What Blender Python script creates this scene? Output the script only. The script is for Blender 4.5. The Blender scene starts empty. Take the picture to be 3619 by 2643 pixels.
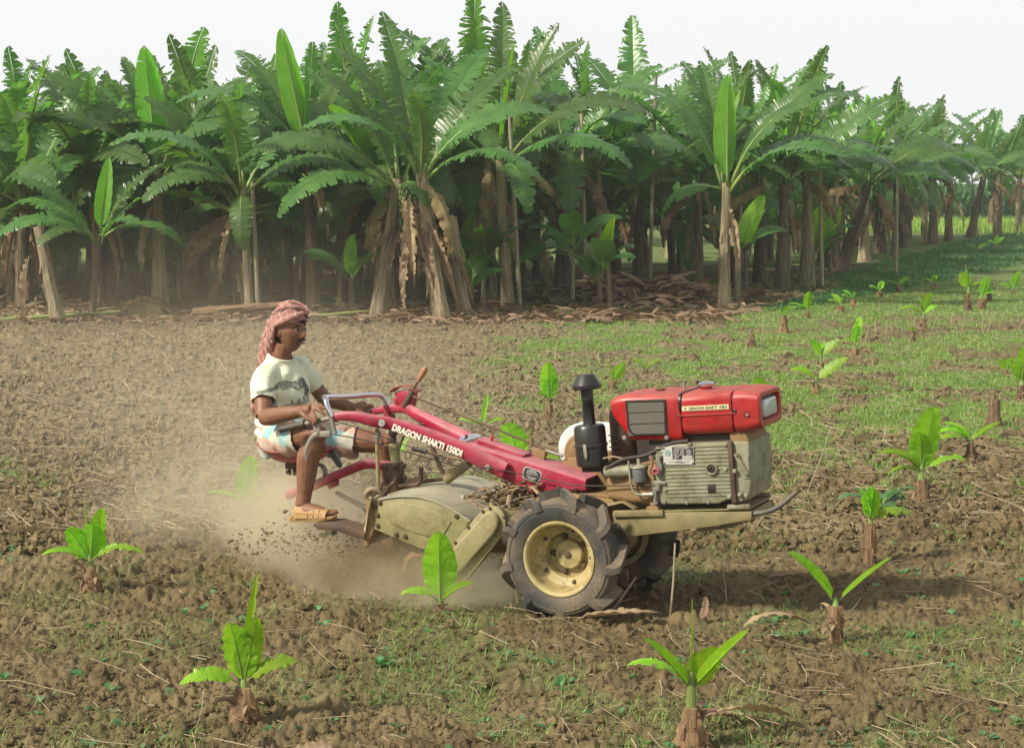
import bpy, bmesh, math, random
import numpy as np
from mathutils import Vector, Matrix, Euler
from math import radians, sin, cos, pi
S = bpy.context.scene
C = S.collection
# ------------------------------------------------------------------ camera, sky, sun, exposure
cam_data = bpy.data.cameras.new('camera'); cam = bpy.data.objects.new('camera', cam_data); C.objects.link(cam)
cam_data.sensor_width = 36; cam_data.lens = 64.46; cam_data.clip_start = 0.1; cam_data.clip_end = 3000
cam.location = (0, 0, 2.15); cam.rotation_euler = (radians(90 - 6.004), 0, 0)
S.camera = cam
SUN = Vector((-0.74, -0.38, 0.68)).normalized()
W = bpy.data.worlds.new('World'); S.world = W; W.use_nodes = True
nt = W.node_tree; bg = nt.nodes['Background']
sky = nt.nodes.new('ShaderNodeTexSky'); sky.sky_type = 'NISHITA'; sky.sun_disc = False
sky.sun_elevation = math.asin(SUN.z); sky.sun_rotation = math.atan2(SUN.x, SUN.y)
sky.air_density = 1.0; sky.dust_density = 6.0; sky.ozone_density = 1.0
mx = nt.nodes.new('ShaderNodeMixRGB')      # humid white haze: thick low in the sky, thinner overhead
tcw = nt.nodes.new('ShaderNodeTexCoord'); sxw = nt.nodes.new('ShaderNodeSeparateXYZ'); mrw = nt.nodes.new('ShaderNodeMapRange')
nt.links.new(tcw.outputs['Generated'], sxw.inputs[0]); nt.links.new(sxw.outputs[2], mrw.inputs[0]); mrw.inputs[1].default_value = .15; mrw.inputs[2].default_value = .75
mrw.inputs[3].default_value = .97; mrw.inputs[4].default_value = .45; nt.links.new(mrw.outputs[0], mx.inputs[0])
mx.inputs[2].default_value = (11.6, 11.7, 11.8, 1)
nt.links.new(sky.outputs[0], mx.inputs[1]); nt.links.new(mx.outputs[0], bg.inputs[0])
bg.inputs[1].default_value = 0.072
sl = bpy.data.lights.new('sun', 'SUN'); sl.energy = 5.0; sl.angle = radians(5); sl.color = (1, 0.93, 0.80)
so = bpy.data.objects.new('sun', sl); C.objects.link(so); so.rotation_euler = SUN.to_track_quat('Z', 'Y').to_euler()
S.view_settings.view_transform = 'Standard'; S.view_settings.look = 'None'
S.view_settings.exposure = 0.23; S.view_settings.gamma = 1
S.cycles.volume_step_rate = 1.0; S.cycles.max_bounces = 6; S.cycles.volume_bounces = 1
S.cycles.transparent_max_bounces = 8
rnd = random.Random(7); rng = np.random.default_rng(7)

# ------------------------------------------------------------------ helpers
def link(o, parent=None):
    C.objects.link(o)
    if parent is not None: o.parent = parent
    return o
def tag(o, label=None, cat=None, group=None, kind=None):
    if label: o['label'] = label
    if cat: o['category'] = cat
    if group: o['group'] = group
    if kind: o['kind'] = kind
    return o
def empty(name, loc, rot=(0, 0, 0)):
    o = bpy.data.objects.new(name, None); o.location = loc; o.rotation_euler = rot; o.empty_display_size = .1
    C.objects.link(o); return o
def npmesh(name, V, F, mat, smooth=True):
    V = np.asarray(V, dtype=np.float32).reshape(-1, 3); F = np.asarray(F, dtype=np.int32)
    k = F.shape[1]; m = bpy.data.meshes.new(name)
    m.vertices.add(len(V)); m.vertices.foreach_set('co', V.ravel())
    m.loops.add(F.size); m.loops.foreach_set('vertex_index', F.ravel())
    m.polygons.add(len(F)); m.polygons.foreach_set('loop_start', np.arange(0, F.size, k, dtype=np.int32))
    m.polygons.foreach_set('use_smooth', np.full(len(F), smooth))
    m.update(calc_edges=True); m.validate()
    if mat: m.materials.append(mat)
    return m
def npobj(name, V, F, mat, parent=None, smooth=True):
    return link(bpy.data.objects.new(name, npmesh(name, V, F, mat, smooth)), parent)

class MB:
    """collects shapes into one mesh; off shifts everything when built"""
    def __init__(s, off=(0, 0, 0)): s.v = []; s.f = []; s.off = Vector(off)
    def add(s, V, F):
        n = len(s.v); s.v += [Vector(p) for p in V]; s.f += [[i + n for i in f] for f in F]; return s
    def box(s, x0, x1, y0, y1, z0, z1):
        return s.add([(x, y, z) for x in (x0, x1) for y in (y0, y1) for z in (z0, z1)],
                     [(0, 1, 3, 2), (4, 6, 7, 5), (0, 4, 5, 1), (2, 3, 7, 6), (0, 2, 6, 4), (1, 5, 7, 3)])
    def prism(s, poly, y0, y1):
        n = len(poly); V = [(x, y0, z) for x, z in poly] + [(x, y1, z) for x, z in poly]
        F = [list(range(n))[::-1], list(range(n, 2 * n))] + [(i, (i + 1) % n, n + (i + 1) % n, n + i) for i in range(n)]
        return s.add(V, F)
    def loft(s, rings, cap=True):
        n = len(rings[0]); V = [p for r in rings for p in r]; F = []
        for a in range(len(rings) - 1):
            for i in range(n):
                j = (i + 1) % n; F.append((a * n + i, a * n + j, (a + 1) * n + j, (a + 1) * n + i))
        if cap: F.append(list(range(n))[::-1]); F.append([(len(rings) - 1) * n + i for i in range(n)])
        return s.add(V, F)
    def tube(s, path, r, n=10, flat=1.0, cap=True, upv=(0, 0, 1)):
        P = [Vector(p) for p in path]; R = r if isinstance(r, (list, tuple)) else [r] * len(P); rings = []
        for i, p in enumerate(P):
            d = (P[min(i + 1, len(P) - 1)] - P[max(i - 1, 0)]).normalized()
            if i == 0:
                u = Vector(upv)
                if abs(d.dot(u)) > .95: u = Vector((1, 0, 0)) if abs(d.x) < .9 else Vector((0, 1, 0))
                a = d.cross(u).normalized()
            else: a = (a - d * a.dot(d)).normalized()      # carry the frame along, so the tube never twists
            b = a.cross(d).normalized()
            rings.append([p + a * (cos(2 * pi * k / n) * R[i] * flat) + b * (sin(2 * pi * k / n) * R[i]) for k in range(n)])
        return s.loft(rings, cap)
    def lathe(s, prof, org, axis='y', n=32, cap=False):
        rings = []
        for r, h in prof:
            ring = []
            for k in range(n):
                a = 2 * pi * k / n; c, t = cos(a) * r, sin(a) * r
                ring.append({'y': (org[0] + c, org[1] + h, org[2] + t), 'z': (org[0] + c, org[1] + t, org[2] + h),
                             'x': (org[0] + h, org[1] + c, org[2] + t)}[axis])
            rings.append(ring)
        return s.loft(rings, cap)
    def ball(s, c, r, n=12, sq=(1, 1, 1)):
        m = n // 2; return s.loft([[(c[0] + sq[0] * r * sin(pi * j / m) * cos(2 * pi * k / n), c[1] + sq[1] * r * sin(pi * j / m) * sin(2 * pi * k / n),
                  c[2] + sq[2] * r * cos(pi * j / m)) for k in range(n)] for j in [.05] + list(range(1, m)) + [m - .05]])
    def rrect(s, secs, n=6, cap=True):
        """loft along x of rounded rectangles: (x, yc, half width, z0, z1, corner radius, x shear over height)"""
        rings = []
        for x, yc, hw, z0, z1, r, k in secs:
            ring = []
            for cy, cz, a0 in ((yc + hw - r, z1 - r, 0), (yc - hw + r, z1 - r, 90), (yc - hw + r, z0 + r, 180), (yc + hw - r, z0 + r, 270)):
                for i in range(n + 1):
                    a = radians(a0 + 90 * i / n); zz = cz + r * sin(a); ring.append((x + k * (z1 - zz), cy + r * cos(a), zz))
            rings.append(ring)
        return s.loft(rings, cap)
    def mesh(s, name, mat, bevel=0, seg=2, ang=35):
        m = bpy.data.meshes.new(name); m.from_pydata([tuple(p + s.off) for p in s.v], [], s.f)
        bm = bmesh.new(); bm.from_mesh(m); bmesh.ops.recalc_face_normals(bm, faces=bm.faces)
        if bevel:
            es = [e for e in bm.edges if len(e.link_faces) == 2 and e.calc_face_angle(0) > radians(30)]
            bmesh.ops.bevel(bm, geom=es, offset=bevel, segments=seg, profile=.5, affect='EDGES', clamp_overlap=True)
        bm.to_mesh(m); bm.free()
        m.polygons.foreach_set('use_smooth', [True] * len(m.polygons)); m.set_sharp_from_angle(angle=radians(ang))
        if mat: m.materials.append(mat)
        return m
    def build_each(s, name, mat, parent=None, bevel=0, seg=2, ang=35):
        """every loose piece becomes an object of its own"""
        par = list(range(len(s.v)))
        def find(i):
            while par[i] != i: par[i] = par[par[i]]; i = par[i]
            return i
        for f in s.f:
            for i in f[1:]: par[find(i)] = find(f[0])
        gs = {}
        for f in s.f: gs.setdefault(find(f[0]), []).append(f)
        out = []
        for fs in gs.values():
            q = MB(s.off); ids = sorted({i for f in fs for i in f}); mp = {i: k for k, i in enumerate(ids)}
            q.v = [s.v[i] for i in ids]; q.f = [[mp[i] for i in f] for f in fs]; out.append(q.build(name, mat, parent, bevel, seg, ang))
        return out
    def build(s, name, mat, parent=None, bevel=0, seg=2, ang=35):
        return link(bpy.data.objects.new(name, s.mesh(name, mat, bevel, seg, ang)), parent)

def smooth_path(P, k=6):
    P = [Vector(p) for p in P]; out = []
    for i in range(len(P) - 1):
        p0, p1, p2, p3 = P[max(i - 1, 0)], P[i], P[i + 1], P[min(i + 2, len(P) - 1)]
        for j in range(k):
            t = j / k
            out.append(.5 * ((2 * p1) + (p2 - p0) * t + (2 * p0 - 5 * p1 + 4 * p2 - p3) * t * t + (3 * p1 - p0 - 3 * p2 + p3) * t ** 3))
    out.append(P[-1]); return out
def interp(vals, n):
    return [float(v) for v in np.interp(np.linspace(0, len(vals) - 1, n), range(len(vals)), vals)]

# ------------------------------------------------------------------ materials
def mat(name):
    m = bpy.data.materials.new(name); m.use_nodes = True; N = m.node_tree
    return m, N, N.nodes['Principled BSDF']
def node(N, t, **kw):
    n = N.nodes.new(t)
    for k, v in kw.items():
        if isinstance(k, str) and hasattr(n, k): setattr(n, k, v)
    return n
def coords(N, scale=(1, 1, 1), kind='Object', rot=(0, 0, 0)):
    tc = node(N, 'ShaderNodeTexCoord'); mp = node(N, 'ShaderNodeMapping'); mp.inputs['Scale'].default_value = scale
    mp.inputs['Rotation'].default_value = rot
    N.links.new(tc.outputs[kind], mp.inputs[0]); return mp.outputs[0]
def noise(N, vec, scale, detail=4, rough=.55, dist=0):
    n = node(N, 'ShaderNodeTexNoise'); n.inputs['Scale'].default_value = scale; n.inputs['Detail'].default_value = detail
    n.inputs['Roughness'].default_value = rough; n.inputs['Distortion'].default_value = dist
    N.links.new(vec, n.inputs['Vector']); return n.outputs[0]
def ramp(N, fac, stops):
    r = node(N, 'ShaderNodeValToRGB'); e = r.color_ramp.elements
    while len(e) < len(stops): e.new(.5)
    for el, (p, c) in zip(e, stops):
        el.position = p; el.color = (*c, 1) if len(c) == 3 else c
    N.links.new(fac, r.inputs[0]); return r.outputs[0]
def val_ramp(N, fac, a, b, lo=0., hi=1.):
    m = node(N, 'ShaderNodeMapRange'); m.inputs[1].default_value = a; m.inputs[2].default_value = b
    m.inputs[3].default_value = lo; m.inputs[4].default_value = hi; N.links.new(fac, m.inputs[0]); return m.outputs[0]
def mixc(N, fac, a, b, mode='MIX'):
    m = node(N, 'ShaderNodeMixRGB'); m.blend_type = mode
    for i, x in ((0, fac), (1, a), (2, b)):
        if hasattr(x, 'is_linked'): N.links.new(x, m.inputs[i])
        else: m.inputs[i].default_value = x if i == 0 else (*x, 1)
    return m.outputs[0]
def bump(N, b, h, strength=.3, dist=.01):
    n = node(N, 'ShaderNodeBump'); n.inputs['Strength'].default_value = strength; n.inputs['Distance'].default_value = dist
    N.links.new(h, n.inputs['Height']); N.links.new(n.outputs[0], b.inputs['Normal'])
def mul(N, a, b):
    m = node(N, 'ShaderNodeMath', operation='MULTIPLY')
    for i, x in enumerate((a, b)):
        if hasattr(x, 'is_linked'): N.links.new(x, m.inputs[i])
        else: m.inputs[i].default_value = x
    return m.outputs[0]

DUST = (.30, .22, .13)
def paint(name, col, rough=.4, dust=.35, metal=0., dark=None, scale=14, dust_col=DUST, up=.45, grime=.0, grime_col=(.07, .038, .018)):
    """worn paint: colour variation, dry dust in patches and lying on upward faces (for magenta also a painted sky sheen)"""
    m, N, b = mat(name); v = coords(N)
    n1 = noise(N, v, scale, 6, .6); n2 = noise(N, v, scale * .28, 5, .65); n3 = noise(N, v, scale * 9, 3, .6)
    dk = dark or tuple(c * .72 for c in col)
    base = mixc(N, val_ramp(N, n1, .35, .7), dk, col)
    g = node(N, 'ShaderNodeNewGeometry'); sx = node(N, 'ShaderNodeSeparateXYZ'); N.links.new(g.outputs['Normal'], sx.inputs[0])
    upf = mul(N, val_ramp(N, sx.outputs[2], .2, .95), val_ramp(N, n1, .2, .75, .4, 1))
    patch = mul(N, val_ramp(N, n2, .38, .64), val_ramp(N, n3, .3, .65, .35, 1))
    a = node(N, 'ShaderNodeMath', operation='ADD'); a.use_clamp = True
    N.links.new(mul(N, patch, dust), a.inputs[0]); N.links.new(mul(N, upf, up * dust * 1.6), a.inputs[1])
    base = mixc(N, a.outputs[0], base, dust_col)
    if grime: base = mixc(N, mul(N, mul(N, val_ramp(N, noise(N, v, scale * .8, 6, .7), .50, .66), val_ramp(N, n3, .3, .55, .4, 1)), grime), base, grime_col)
    N.links.new(base, b.inputs['Base Color']); b.inputs['Metallic'].default_value = metal
    N.links.new(val_ramp(N, a.outputs[0], 0, .6, rough, .9), b.inputs['Roughness'])
    bump(N, b, n3, .12, .002)
    return m
M = {}
M['red'] = paint('red_paint', (.40, .006, .008), .24, .20, dust_col=(.36, .16, .12), up=1.5, grime=.35)
M['pink'] = paint('faded_sheen_magenta_paint', (.37, .005, .038), .26, .22, dust_col=(.52, .27, .28), up=1.7, grime=.25)  # upward faces paler: faded, dusty paint with the sky's sheen painted in
M['darkred'] = paint('grubby_red_paint', (.27, .015, .02), .45, .4)
M['engine'] = paint('grey_green_engine_paint', (.30, .31, .215), .5, .42, dark=(.20, .20, .12), dust_col=(.17, .11, .05), grime=.7)
M['khaki'] = paint('khaki_green_paint', (.27, .25, .115), .38, .45, dark=(.20, .185, .08), dust_col=(.34, .26, .13), grime=.5)
M['rim'] = paint('cream_yellow_rim_paint', (.50, .43, .19), .32, .6, dark=(.38, .32, .13), dust_col=(.26, .17, .07), grime=.75)
M['frame'] = paint('dusty_olive_frame_paint', (.23, .20, .09), .5, .6, dust_col=(.33, .24, .11), grime=.4)
M['iron'] = paint('rusty_dark_iron', (.085, .05, .032), .7, .5, .2, dust_col=(.2, .13, .07))
M['steel'] = paint('dull_grey_steel', (.30, .29, .26), .45, .4, .5)
M['black'] = paint('black_enamel', (.014, .014, .015), .28, .16, dust_col=(.10, .075, .05))
M['rubber'] = paint('dusty_tyre_rubber', (.040, .040, .039), .68, 1., dust_col=(.19, .145, .09), up=.5)
M['grip'] = paint('black_rubber_grip', (.016, .016, .016), .5, .25)
M['white'] = paint('white_cover_paint', (.78, .77, .73), .4, .2)
M['cream'] = paint('cream_flywheel_paint', (.62, .62, .47), .45, .3)
M['mudbrown'] = paint('mud_caked_metal', (.25, .15, .06), .8, .6, dust_col=(.30, .20, .09))
M['dark'] = paint('oily_dark_metal', (.018, .015, .012), .55, .35, dust_col=(.09, .06, .035))
M['orangeplastic'] = paint('worn_orange_grip', (.42, .17, .085), .5, .2)
M['pinkcap'] = paint('pink_plastic_knob', (.42, .12, .14), .5, .25)
M['greycan'] = paint('blue_grey_can', (.14, .16, .17), .45, .35)
M['straw'] = paint('dry_straw', (.43, .35, .21), .8, .3, dark=(.24, .185, .11), scale=5)
def flat(name, col, rough=.5, metal=0.):
    m, N, b = mat(name); v = coords(N); n = noise(N, v, 60, 3)
    N.links.new(mixc(N, val_ramp(N, n, .3, .7), tuple(c * .85 for c in col), col), b.inputs['Base Color'])
    b.inputs['Roughness'].default_value = rough; b.inputs['Metallic'].default_value = metal; return m
M['chrome'] = flat('chrome', (.70, .71, .73), .20, 1.)
M['lettering'] = flat('white_lettering', (.80, .79, .74), .5)
M['yellow'] = flat('yellow_lettering_back', (.72, .50, .05), .5)
M['stickerbg'] = flat('pale_yellow_sticker', (.70, .64, .36), .5)
M['blackink'] = flat('black_lettering', (.03, .03, .03), .5)
M['emblem'] = flat('dark_green_emblem', (.02, .10, .075), .4)
M['teal'] = flat('teal_emblem', (.05, .30, .28), .5)
M['plate'] = flat('silver_data_plate', (.60, .60, .54), .35, .3)
M['plateblack'] = flat('black_plate_field', (.035, .035, .04), .4)
M['lens'] = flat('headlight_glass', (.46, .50, .47), .12)
def grille_mat():
    m, N, b = mat('expanded_metal_grille'); 
    outs = []
    for s in (1, -1):
        v = coords(N, rot=(0, radians(32 * s), 0)); w = node(N, 'ShaderNodeTexWave'); w.bands_direction = 'Z'; w.inputs['Scale'].default_value = 42
        w.inputs['Distortion'].default_value = 0; N.links.new(v, w.inputs['Vector']); outs.append(val_ramp(N, w.outputs[1], .72, .86))
    a = node(N, 'ShaderNodeMath', operation='MAXIMUM'); N.links.new(outs[0], a.inputs[0]); N.links.new(outs[1], a.inputs[1])
    N.links.new(mixc(N, a.outputs[0], (.012, .012, .01), (.21, .20, .15)), b.inputs['Base Color']); b.inputs['Roughness'].default_value = .6
    bump(N, b, a.outputs[0], .6, .003); return m
M['grille'] = grille_mat()
def leaf_mat(name, c1, c2, trans=.35, rough=.42, tcol=None, scale=3, edge=None, vein=9, vs=.2):
    m, N, b = mat(name); v = coords(N); n1 = noise(N, v, scale, 4); n2 = noise(N, v, scale * 7, 3)
    oi = node(N, 'ShaderNodeObjectInfo')
    col = mixc(N, val_ramp(N, n1, .3, .7), c1, c2)
    h = node(N, 'ShaderNodeHueSaturation'); N.links.new(col, h.inputs['Color'])
    N.links.new(val_ramp(N, oi.outputs['Random'], 0, 1, .478, .518), h.inputs['Hue']); N.links.new(val_ramp(N, oi.outputs['Random'], 0, 1, .72, 1.25), h.inputs['Value'])
    col = h.outputs[0]
    wv = node(N, 'ShaderNodeTexWave'); wv.bands_direction = 'X'; wv.inputs['Scale'].default_value = vein; wv.inputs['Distortion'].default_value = 1.5; N.links.new(v, wv.inputs['Vector'])
    col = mixc(N, mul(N, wv.outputs[1], vs), col, (.5 * c1[0], .5 * c1[1], .5 * c1[2]))
    if edge: col = mixc(N, val_ramp(N, n2, .60, .70), col, edge)
    N.links.new(col, b.inputs['Base Color']); b.inputs['Roughness'].default_value = rough
    tr = node(N, 'ShaderNodeBsdfTranslucent')
    N.links.new(mixc(N, 1., col, tcol or (1.6, 1.9, .7), 'MULTIPLY'), tr.inputs[0])
    ms = node(N, 'ShaderNodeMixShader'); ms.inputs[0].default_value = trans
    N.links.new(b.outputs[0], ms.inputs[1]); N.links.new(tr.outputs[0], ms.inputs[2])
    N.links.new(ms.outputs[0], N.nodes['Material Output'].inputs[0]); bump(N, b, wv.outputs[1] if vs > .05 else n2, .6 * vs + .08, .008); return m
M['leaf'] = leaf_mat('banana_leaf', (.066, .160, .040), (.130, .250, .062), .44, .33)
M['newleaf'] = leaf_mat('young_banana_leaf', (.13, .34, .030), (.20, .42, .05), .45, .4)
M['sapleaf'] = leaf_mat('sapling_leaf', (.17, .38, .015), (.30, .52, .03), .45, .36, scale=8, edge=(.34, .33, .06), vein=34, vs=.13)
M['midrib'] = leaf_mat('leaf_stalk', (.17, .27, .06), (.26, .34, .09), .1, .5)
M['deadleaf'] = leaf_mat('dead_banana_leaf', (.20, .13, .07), (.36, .26, .16), .2, .8, (1.3, 1.1, .8), scale=6, vs=0.)
M['weed'] = leaf_mat('weed_leaf', (.06, .16, .05), (.12, .24, .09), .3, .5)
M['deadhang'] = leaf_mat('withered_hanging_leaf', (.16, .10, .045), (.33, .24, .11), .25, .7, (1.3, 1.1, .7), scale=4, vs=.1)
M['bunch'] = leaf_mat('green_banana_fruit', (.045, .12, .02), (.08, .17, .03), .0, .45)
def trunk_mat(name, c1, c2, c3):
    m, N, b = mat(name); v = coords(N, (1, 1, .08)); n1 = noise(N, v, 21, 6, .72); v2 = coords(N, (1, 1, .45)); n2 = noise(N, v2, 7, 5, .65)
    oi = node(N, 'ShaderNodeObjectInfo')
    col = mixc(N, val_ramp(N, n1, .36, .66), c1, c2); col = mixc(N, val_ramp(N, n2, .46, .66), col, c3)
    h = node(N, 'ShaderNodeHueSaturation'); N.links.new(col, h.inputs['Color']); N.links.new(val_ramp(N, oi.outputs['Random'], 0, 1, .6, 1.15), h.inputs['Value'])
    N.links.new(h.outputs[0], b.inputs['Base Color']); b.inputs['Roughness'].default_value = .75; bump(N, b, n1, .9, .03); return m
M['trunk'] = trunk_mat('banana_stem_bark', (.04, .024, .015), (.26, .18, .095), (.115, .085, .045))
M['trunkpale'] = trunk_mat('pale_banana_stem_bark', (.10, .06, .032), (.50, .41, .25), (.30, .25, .12))
M['stump'] = trunk_mat('sapling_stump_bark', (.10, .055, .03), (.34, .21, .10), (.22, .13, .06))
M['bamboo'] = trunk_mat('weathered_bamboo', (.28, .23, .14), (.46, .40, .28), (.33, .29, .17))
def skin_mat():
    m, N, b = mat('brown_skin'); v = coords(N); n = noise(N, v, 22, 4)
    N.links.new(mixc(N, val_ramp(N, n, .3, .7), (.150, .066, .032), (.23, .105, .052)), b.inputs['Base Color']); b.inputs['Roughness'].default_value = .55
    b.inputs['Subsurface Weight'].default_value = .06; b.inputs['Subsurface Radius'].default_value = (.6, .25, .12); b.inputs['Subsurface Scale'].default_value = .01
    bump(N, b, noise(N, v, 140, 3), .12, .001); return m
M['skin'] = skin_mat()
M['hair'] = flat('black_hair', (.006, .005, .005), .95)
M['darksteel'] = paint('worn_dark_steel', (.10, .10, .095), .5, .35, .3)
M['drygrass'] = paint('dull_dry_grass', (.30, .215, .105), .85, .3, dark=(.17, .115, .055))
M['lips'] = flat('dark_lips', (.17, .062, .048), .5)
M['eye'] = flat('eye_white', (.30, .27, .24), .4)
M['sandal'] = paint('tan_plastic_clog', (.42, .24, .085), .55, .3)
def shirt_mat():
    m, N, b = mat('pale_yellow_green_cotton'); v = coords(N); n = noise(N, v, 9, 5); 
    at = node(N, 'ShaderNodeAttribute'); at.attribute_name = 'print'
    col = mixc(N, val_ramp(N, n, .3, .7), (.60, .62, .44), (.72, .73, .55)); col = mixc(N, val_ramp(N, noise(N, v, 3, 4), .55, .72, 0, .35), col, (.52, .46, .24))
    col = mixc(N, mul(N, at.outputs['Fac'], val_ramp(N, noise(N, v, 110, 3), .3, .55, .70, 1.)), col, (.035, .04, .045))
    N.links.new(col, b.inputs['Base Color']); b.inputs['Roughness'].default_value = .9
    w = coords(N, (1, 1, 5)); bump(N, b, noise(N, w, 7, 3, .5, .6), .75, .012); return m
M['shirt'] = shirt_mat()
def check_mat(name, bases, lines, cell, lw, rot):
    m, N, b = mat(name); v = coords(N, rot=rot); sx = node(N, 'ShaderNodeSeparateXYZ'); N.links.new(v, sx.inputs[0])
    def band(o, c, ph, w):
        a = node(N, 'ShaderNodeMath', operation='MULTIPLY_ADD'); a.inputs[1].default_value = 1 / c; a.inputs[2].default_value = ph; N.links.new(o, a.inputs[0])
        f = node(N, 'ShaderNodeMath', operation='FRACT'); N.links.new(a.outputs[0], f.inputs[0])
        g = node(N, 'ShaderNodeMath', operation='LESS_THAN'); g.inputs[1].default_value = w; N.links.new(f.outputs[0], g.inputs[0]); return g.outputs[0]
    col = mixc(N, val_ramp(N, noise(N, v, 14, 4), .3, .7), tuple(c * .8 for c in bases[0]), bases[0])
    for i, c in enumerate(bases[1:]):
        col = mixc(N, mul(N, band(sx.outputs[(0, 2)[i % 2]], cell * 4.2, .13 * i, .42), .8), col, c)
    if lines:
        for o in (0, 2): col = mixc(N, mul(N, band(sx.outputs[o], cell, .2, lw), .75), col, lines)
    N.links.new(col, b.inputs['Base Color']); b.inputs['Roughness'].default_value = .9
    bump(N, b, noise(N, coords(N, (1, 1, 1)), 30, 4, .6, 1.), .5, .008); return m
M['turban'] = check_mat('red_checked_cloth', [(.35, .165, .135)], (.50, .37, .31), .036, .10, (radians(20), radians(28), radians(12)))
M['shorts'] = check_mat('faded_check_cloth', [(.50, .50, .40), (.22, .44, .47), (.52, .30, .22)], None, .034, .1, (0, radians(-18), radians(20)))
# ------------------------------------------------------------------ ground
def hash2(ix, iy, s):
    h = (ix.astype(np.int64) * 374761393 + iy.astype(np.int64) * 668265263 + s * 1442695041) & 0xFFFFFFFF
    h = ((h ^ (h >> 13)) * 1274126177) & 0xFFFFFFFF
    return ((h ^ (h >> 16)) & 0xFFFFFF) / float(0xFFFFFF)
def vnoise(x, y, s):
    ix = np.floor(x); iy = np.floor(y); fx = x - ix; fy = y - iy; fx = fx * fx * (3 - 2 * fx); fy = fy * fy * (3 - 2 * fy)
    a, b, c, d = (hash2(ix + i, iy + j, s) for j in (0, 1) for i in (0, 1))
    return (a * (1 - fx) + b * fx) * (1 - fy) + (c * (1 - fx) + d * fx) * fy
def fbm(x, y, s, o=4):
    r = 0; a = .5; t = 0
    for i in range(o): r = r + a * vnoise(x * 2 ** i, y * 2 ** i, s + i * 17); t += a; a *= .55
    return r / t
def clods(x, y, cell, s, fill=.75):
    """rounded lumps: one random dome per cell"""
    gx = x / cell; gy = y / cell; ix = np.floor(gx); iy = np.floor(gy); best = np.zeros_like(gx)
    for dx in (-1, 0, 1):
        for dy in (-1, 0, 1):
            cx = ix + dx; cy = iy + dy
            px = cx + hash2(cx, cy, s); py = cy + hash2(cx, cy, s + 5); r = .22 + .5 * hash2(cx, cy, s + 9) ** 2
            on = hash2(cx, cy, s + 13) < fill
            st = .6 + .8 * hash2(cx, cy, s + 21); d2 = ((gx - px) * st) ** 2 + ((gy - py) / st) ** 2
            best = np.maximum(best, np.where(on, np.sqrt(np.maximum(0, r * r - d2)), 0))
    return best * cell
def greenness(x, y):
    n = fbm(x * .55 + 3, y * .40, 91, 4); f = fbm(x * 2.1, y * 1.3, 77, 4)
    g = np.clip((x - .2 - (n - .5) * 5 + (y - 20) * .05) / 1.4, 0, 1) * np.clip((y - 13.2 - (n - .5) * 5) / 1.6, 0, 1)
    bare = np.clip((f - .515) / .09, 0, 1)
    g = g * (1 - .85 * bare * (y < 29))
    deep = np.clip((x - 3.6 - (n - .5) * 2) / 1.2, 0, 1) * np.clip((y - 29.5) / 2, 0, 1)
    near = np.clip((f - .46) / .12, 0, 1) * (.40 - .20 * (x < -.6)) * (y < 13.5) 
    left = np.clip((f - .60) / .12, 0, 1) * .25 * (y >= 11) * (y < 14)
    back = np.clip((y - 47) / 3, 0, 1) * np.clip((8 - x) / 4 + np.clip((y - 74) / 3, 0, 20), 0, 1)
    return np.clip(np.maximum.reduce([g, deep, near, left, back]), 0, 1)
def rowsh(x, y):
    """broad relief of the field (things stand on this)"""
    rut = .035 * np.exp(-((y - (9.05 - .42 * (x - .3))) / .22) ** 2) * (x < .2) * (x > -4)
    return .05 * (fbm(x * .8, y * .8, 3, 3) - .5) + .03 * (fbm(x * 2.6, y * 2.6, 11, 3) - .5) - rut
def ground_z(x, y): return float(rowsh(np.array([float(x)]), np.array([float(y)]))[0])
ys = [-120., -30., -5., 1., 4.]
y = 5.3
while y < 62: ys.append(y); y *= 1.0030 if y < 16 else 1.0042
while y < 1600: ys.append(y); y *= 1.25
ys = np.array(ys)
u = np.linspace(-1, 1, 861); u = np.concatenate([[-60, -12, -4, -1.8, -1.25], u, [1.25, 1.8, 4, 12, 60]])
Y, U = np.meshgrid(ys, u, indexing='ij'); X = U * (np.clip(Y, 4, None) * .315 + .9)
NR, NC = X.shape
fine = np.clip((62 - Y) / 8, 0, 1) * (np.abs(U) <= 1.01) * (Y > 4.5)
G = greenness(X, Y)
till = 1 - .55 * np.clip(G * 1.3, 0, 1)
inner = fbm(X * 5, Y * 5, 41, 3)
Z = rowsh(X, Y) * (np.abs(Y) < 90)
rough = .55 + .9 * fbm(X * .9, Y * .9, 55, 3)
Z = Z + fine * till * rough * (clods(X, Y, .034, 101) * .75 + clods(X, Y, .075, 131, .35) * .55 + clods(X, Y, .018, 151, .8) * .9 + clods(X, Y, .13, 161, .10) * .36
                       + (inner - .5) * .030 + (fbm(X * 34, Y * 34, 61, 3) - .5) * .046)
far = np.clip((Y - 14) / 12, 0, 1); Z = Z + fine * till * far * (clods(X, Y, .24, 171, .35) * .35 + clods(X, Y, .12, 181, .6) * .35)
idx = np.arange(NR * NC).reshape(NR, NC)
F = np.stack([idx[:-1, :-1], idx[:-1, 1:], idx[1:, 1:], idx[1:, :-1]], -1).reshape(-1, 4)
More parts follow.
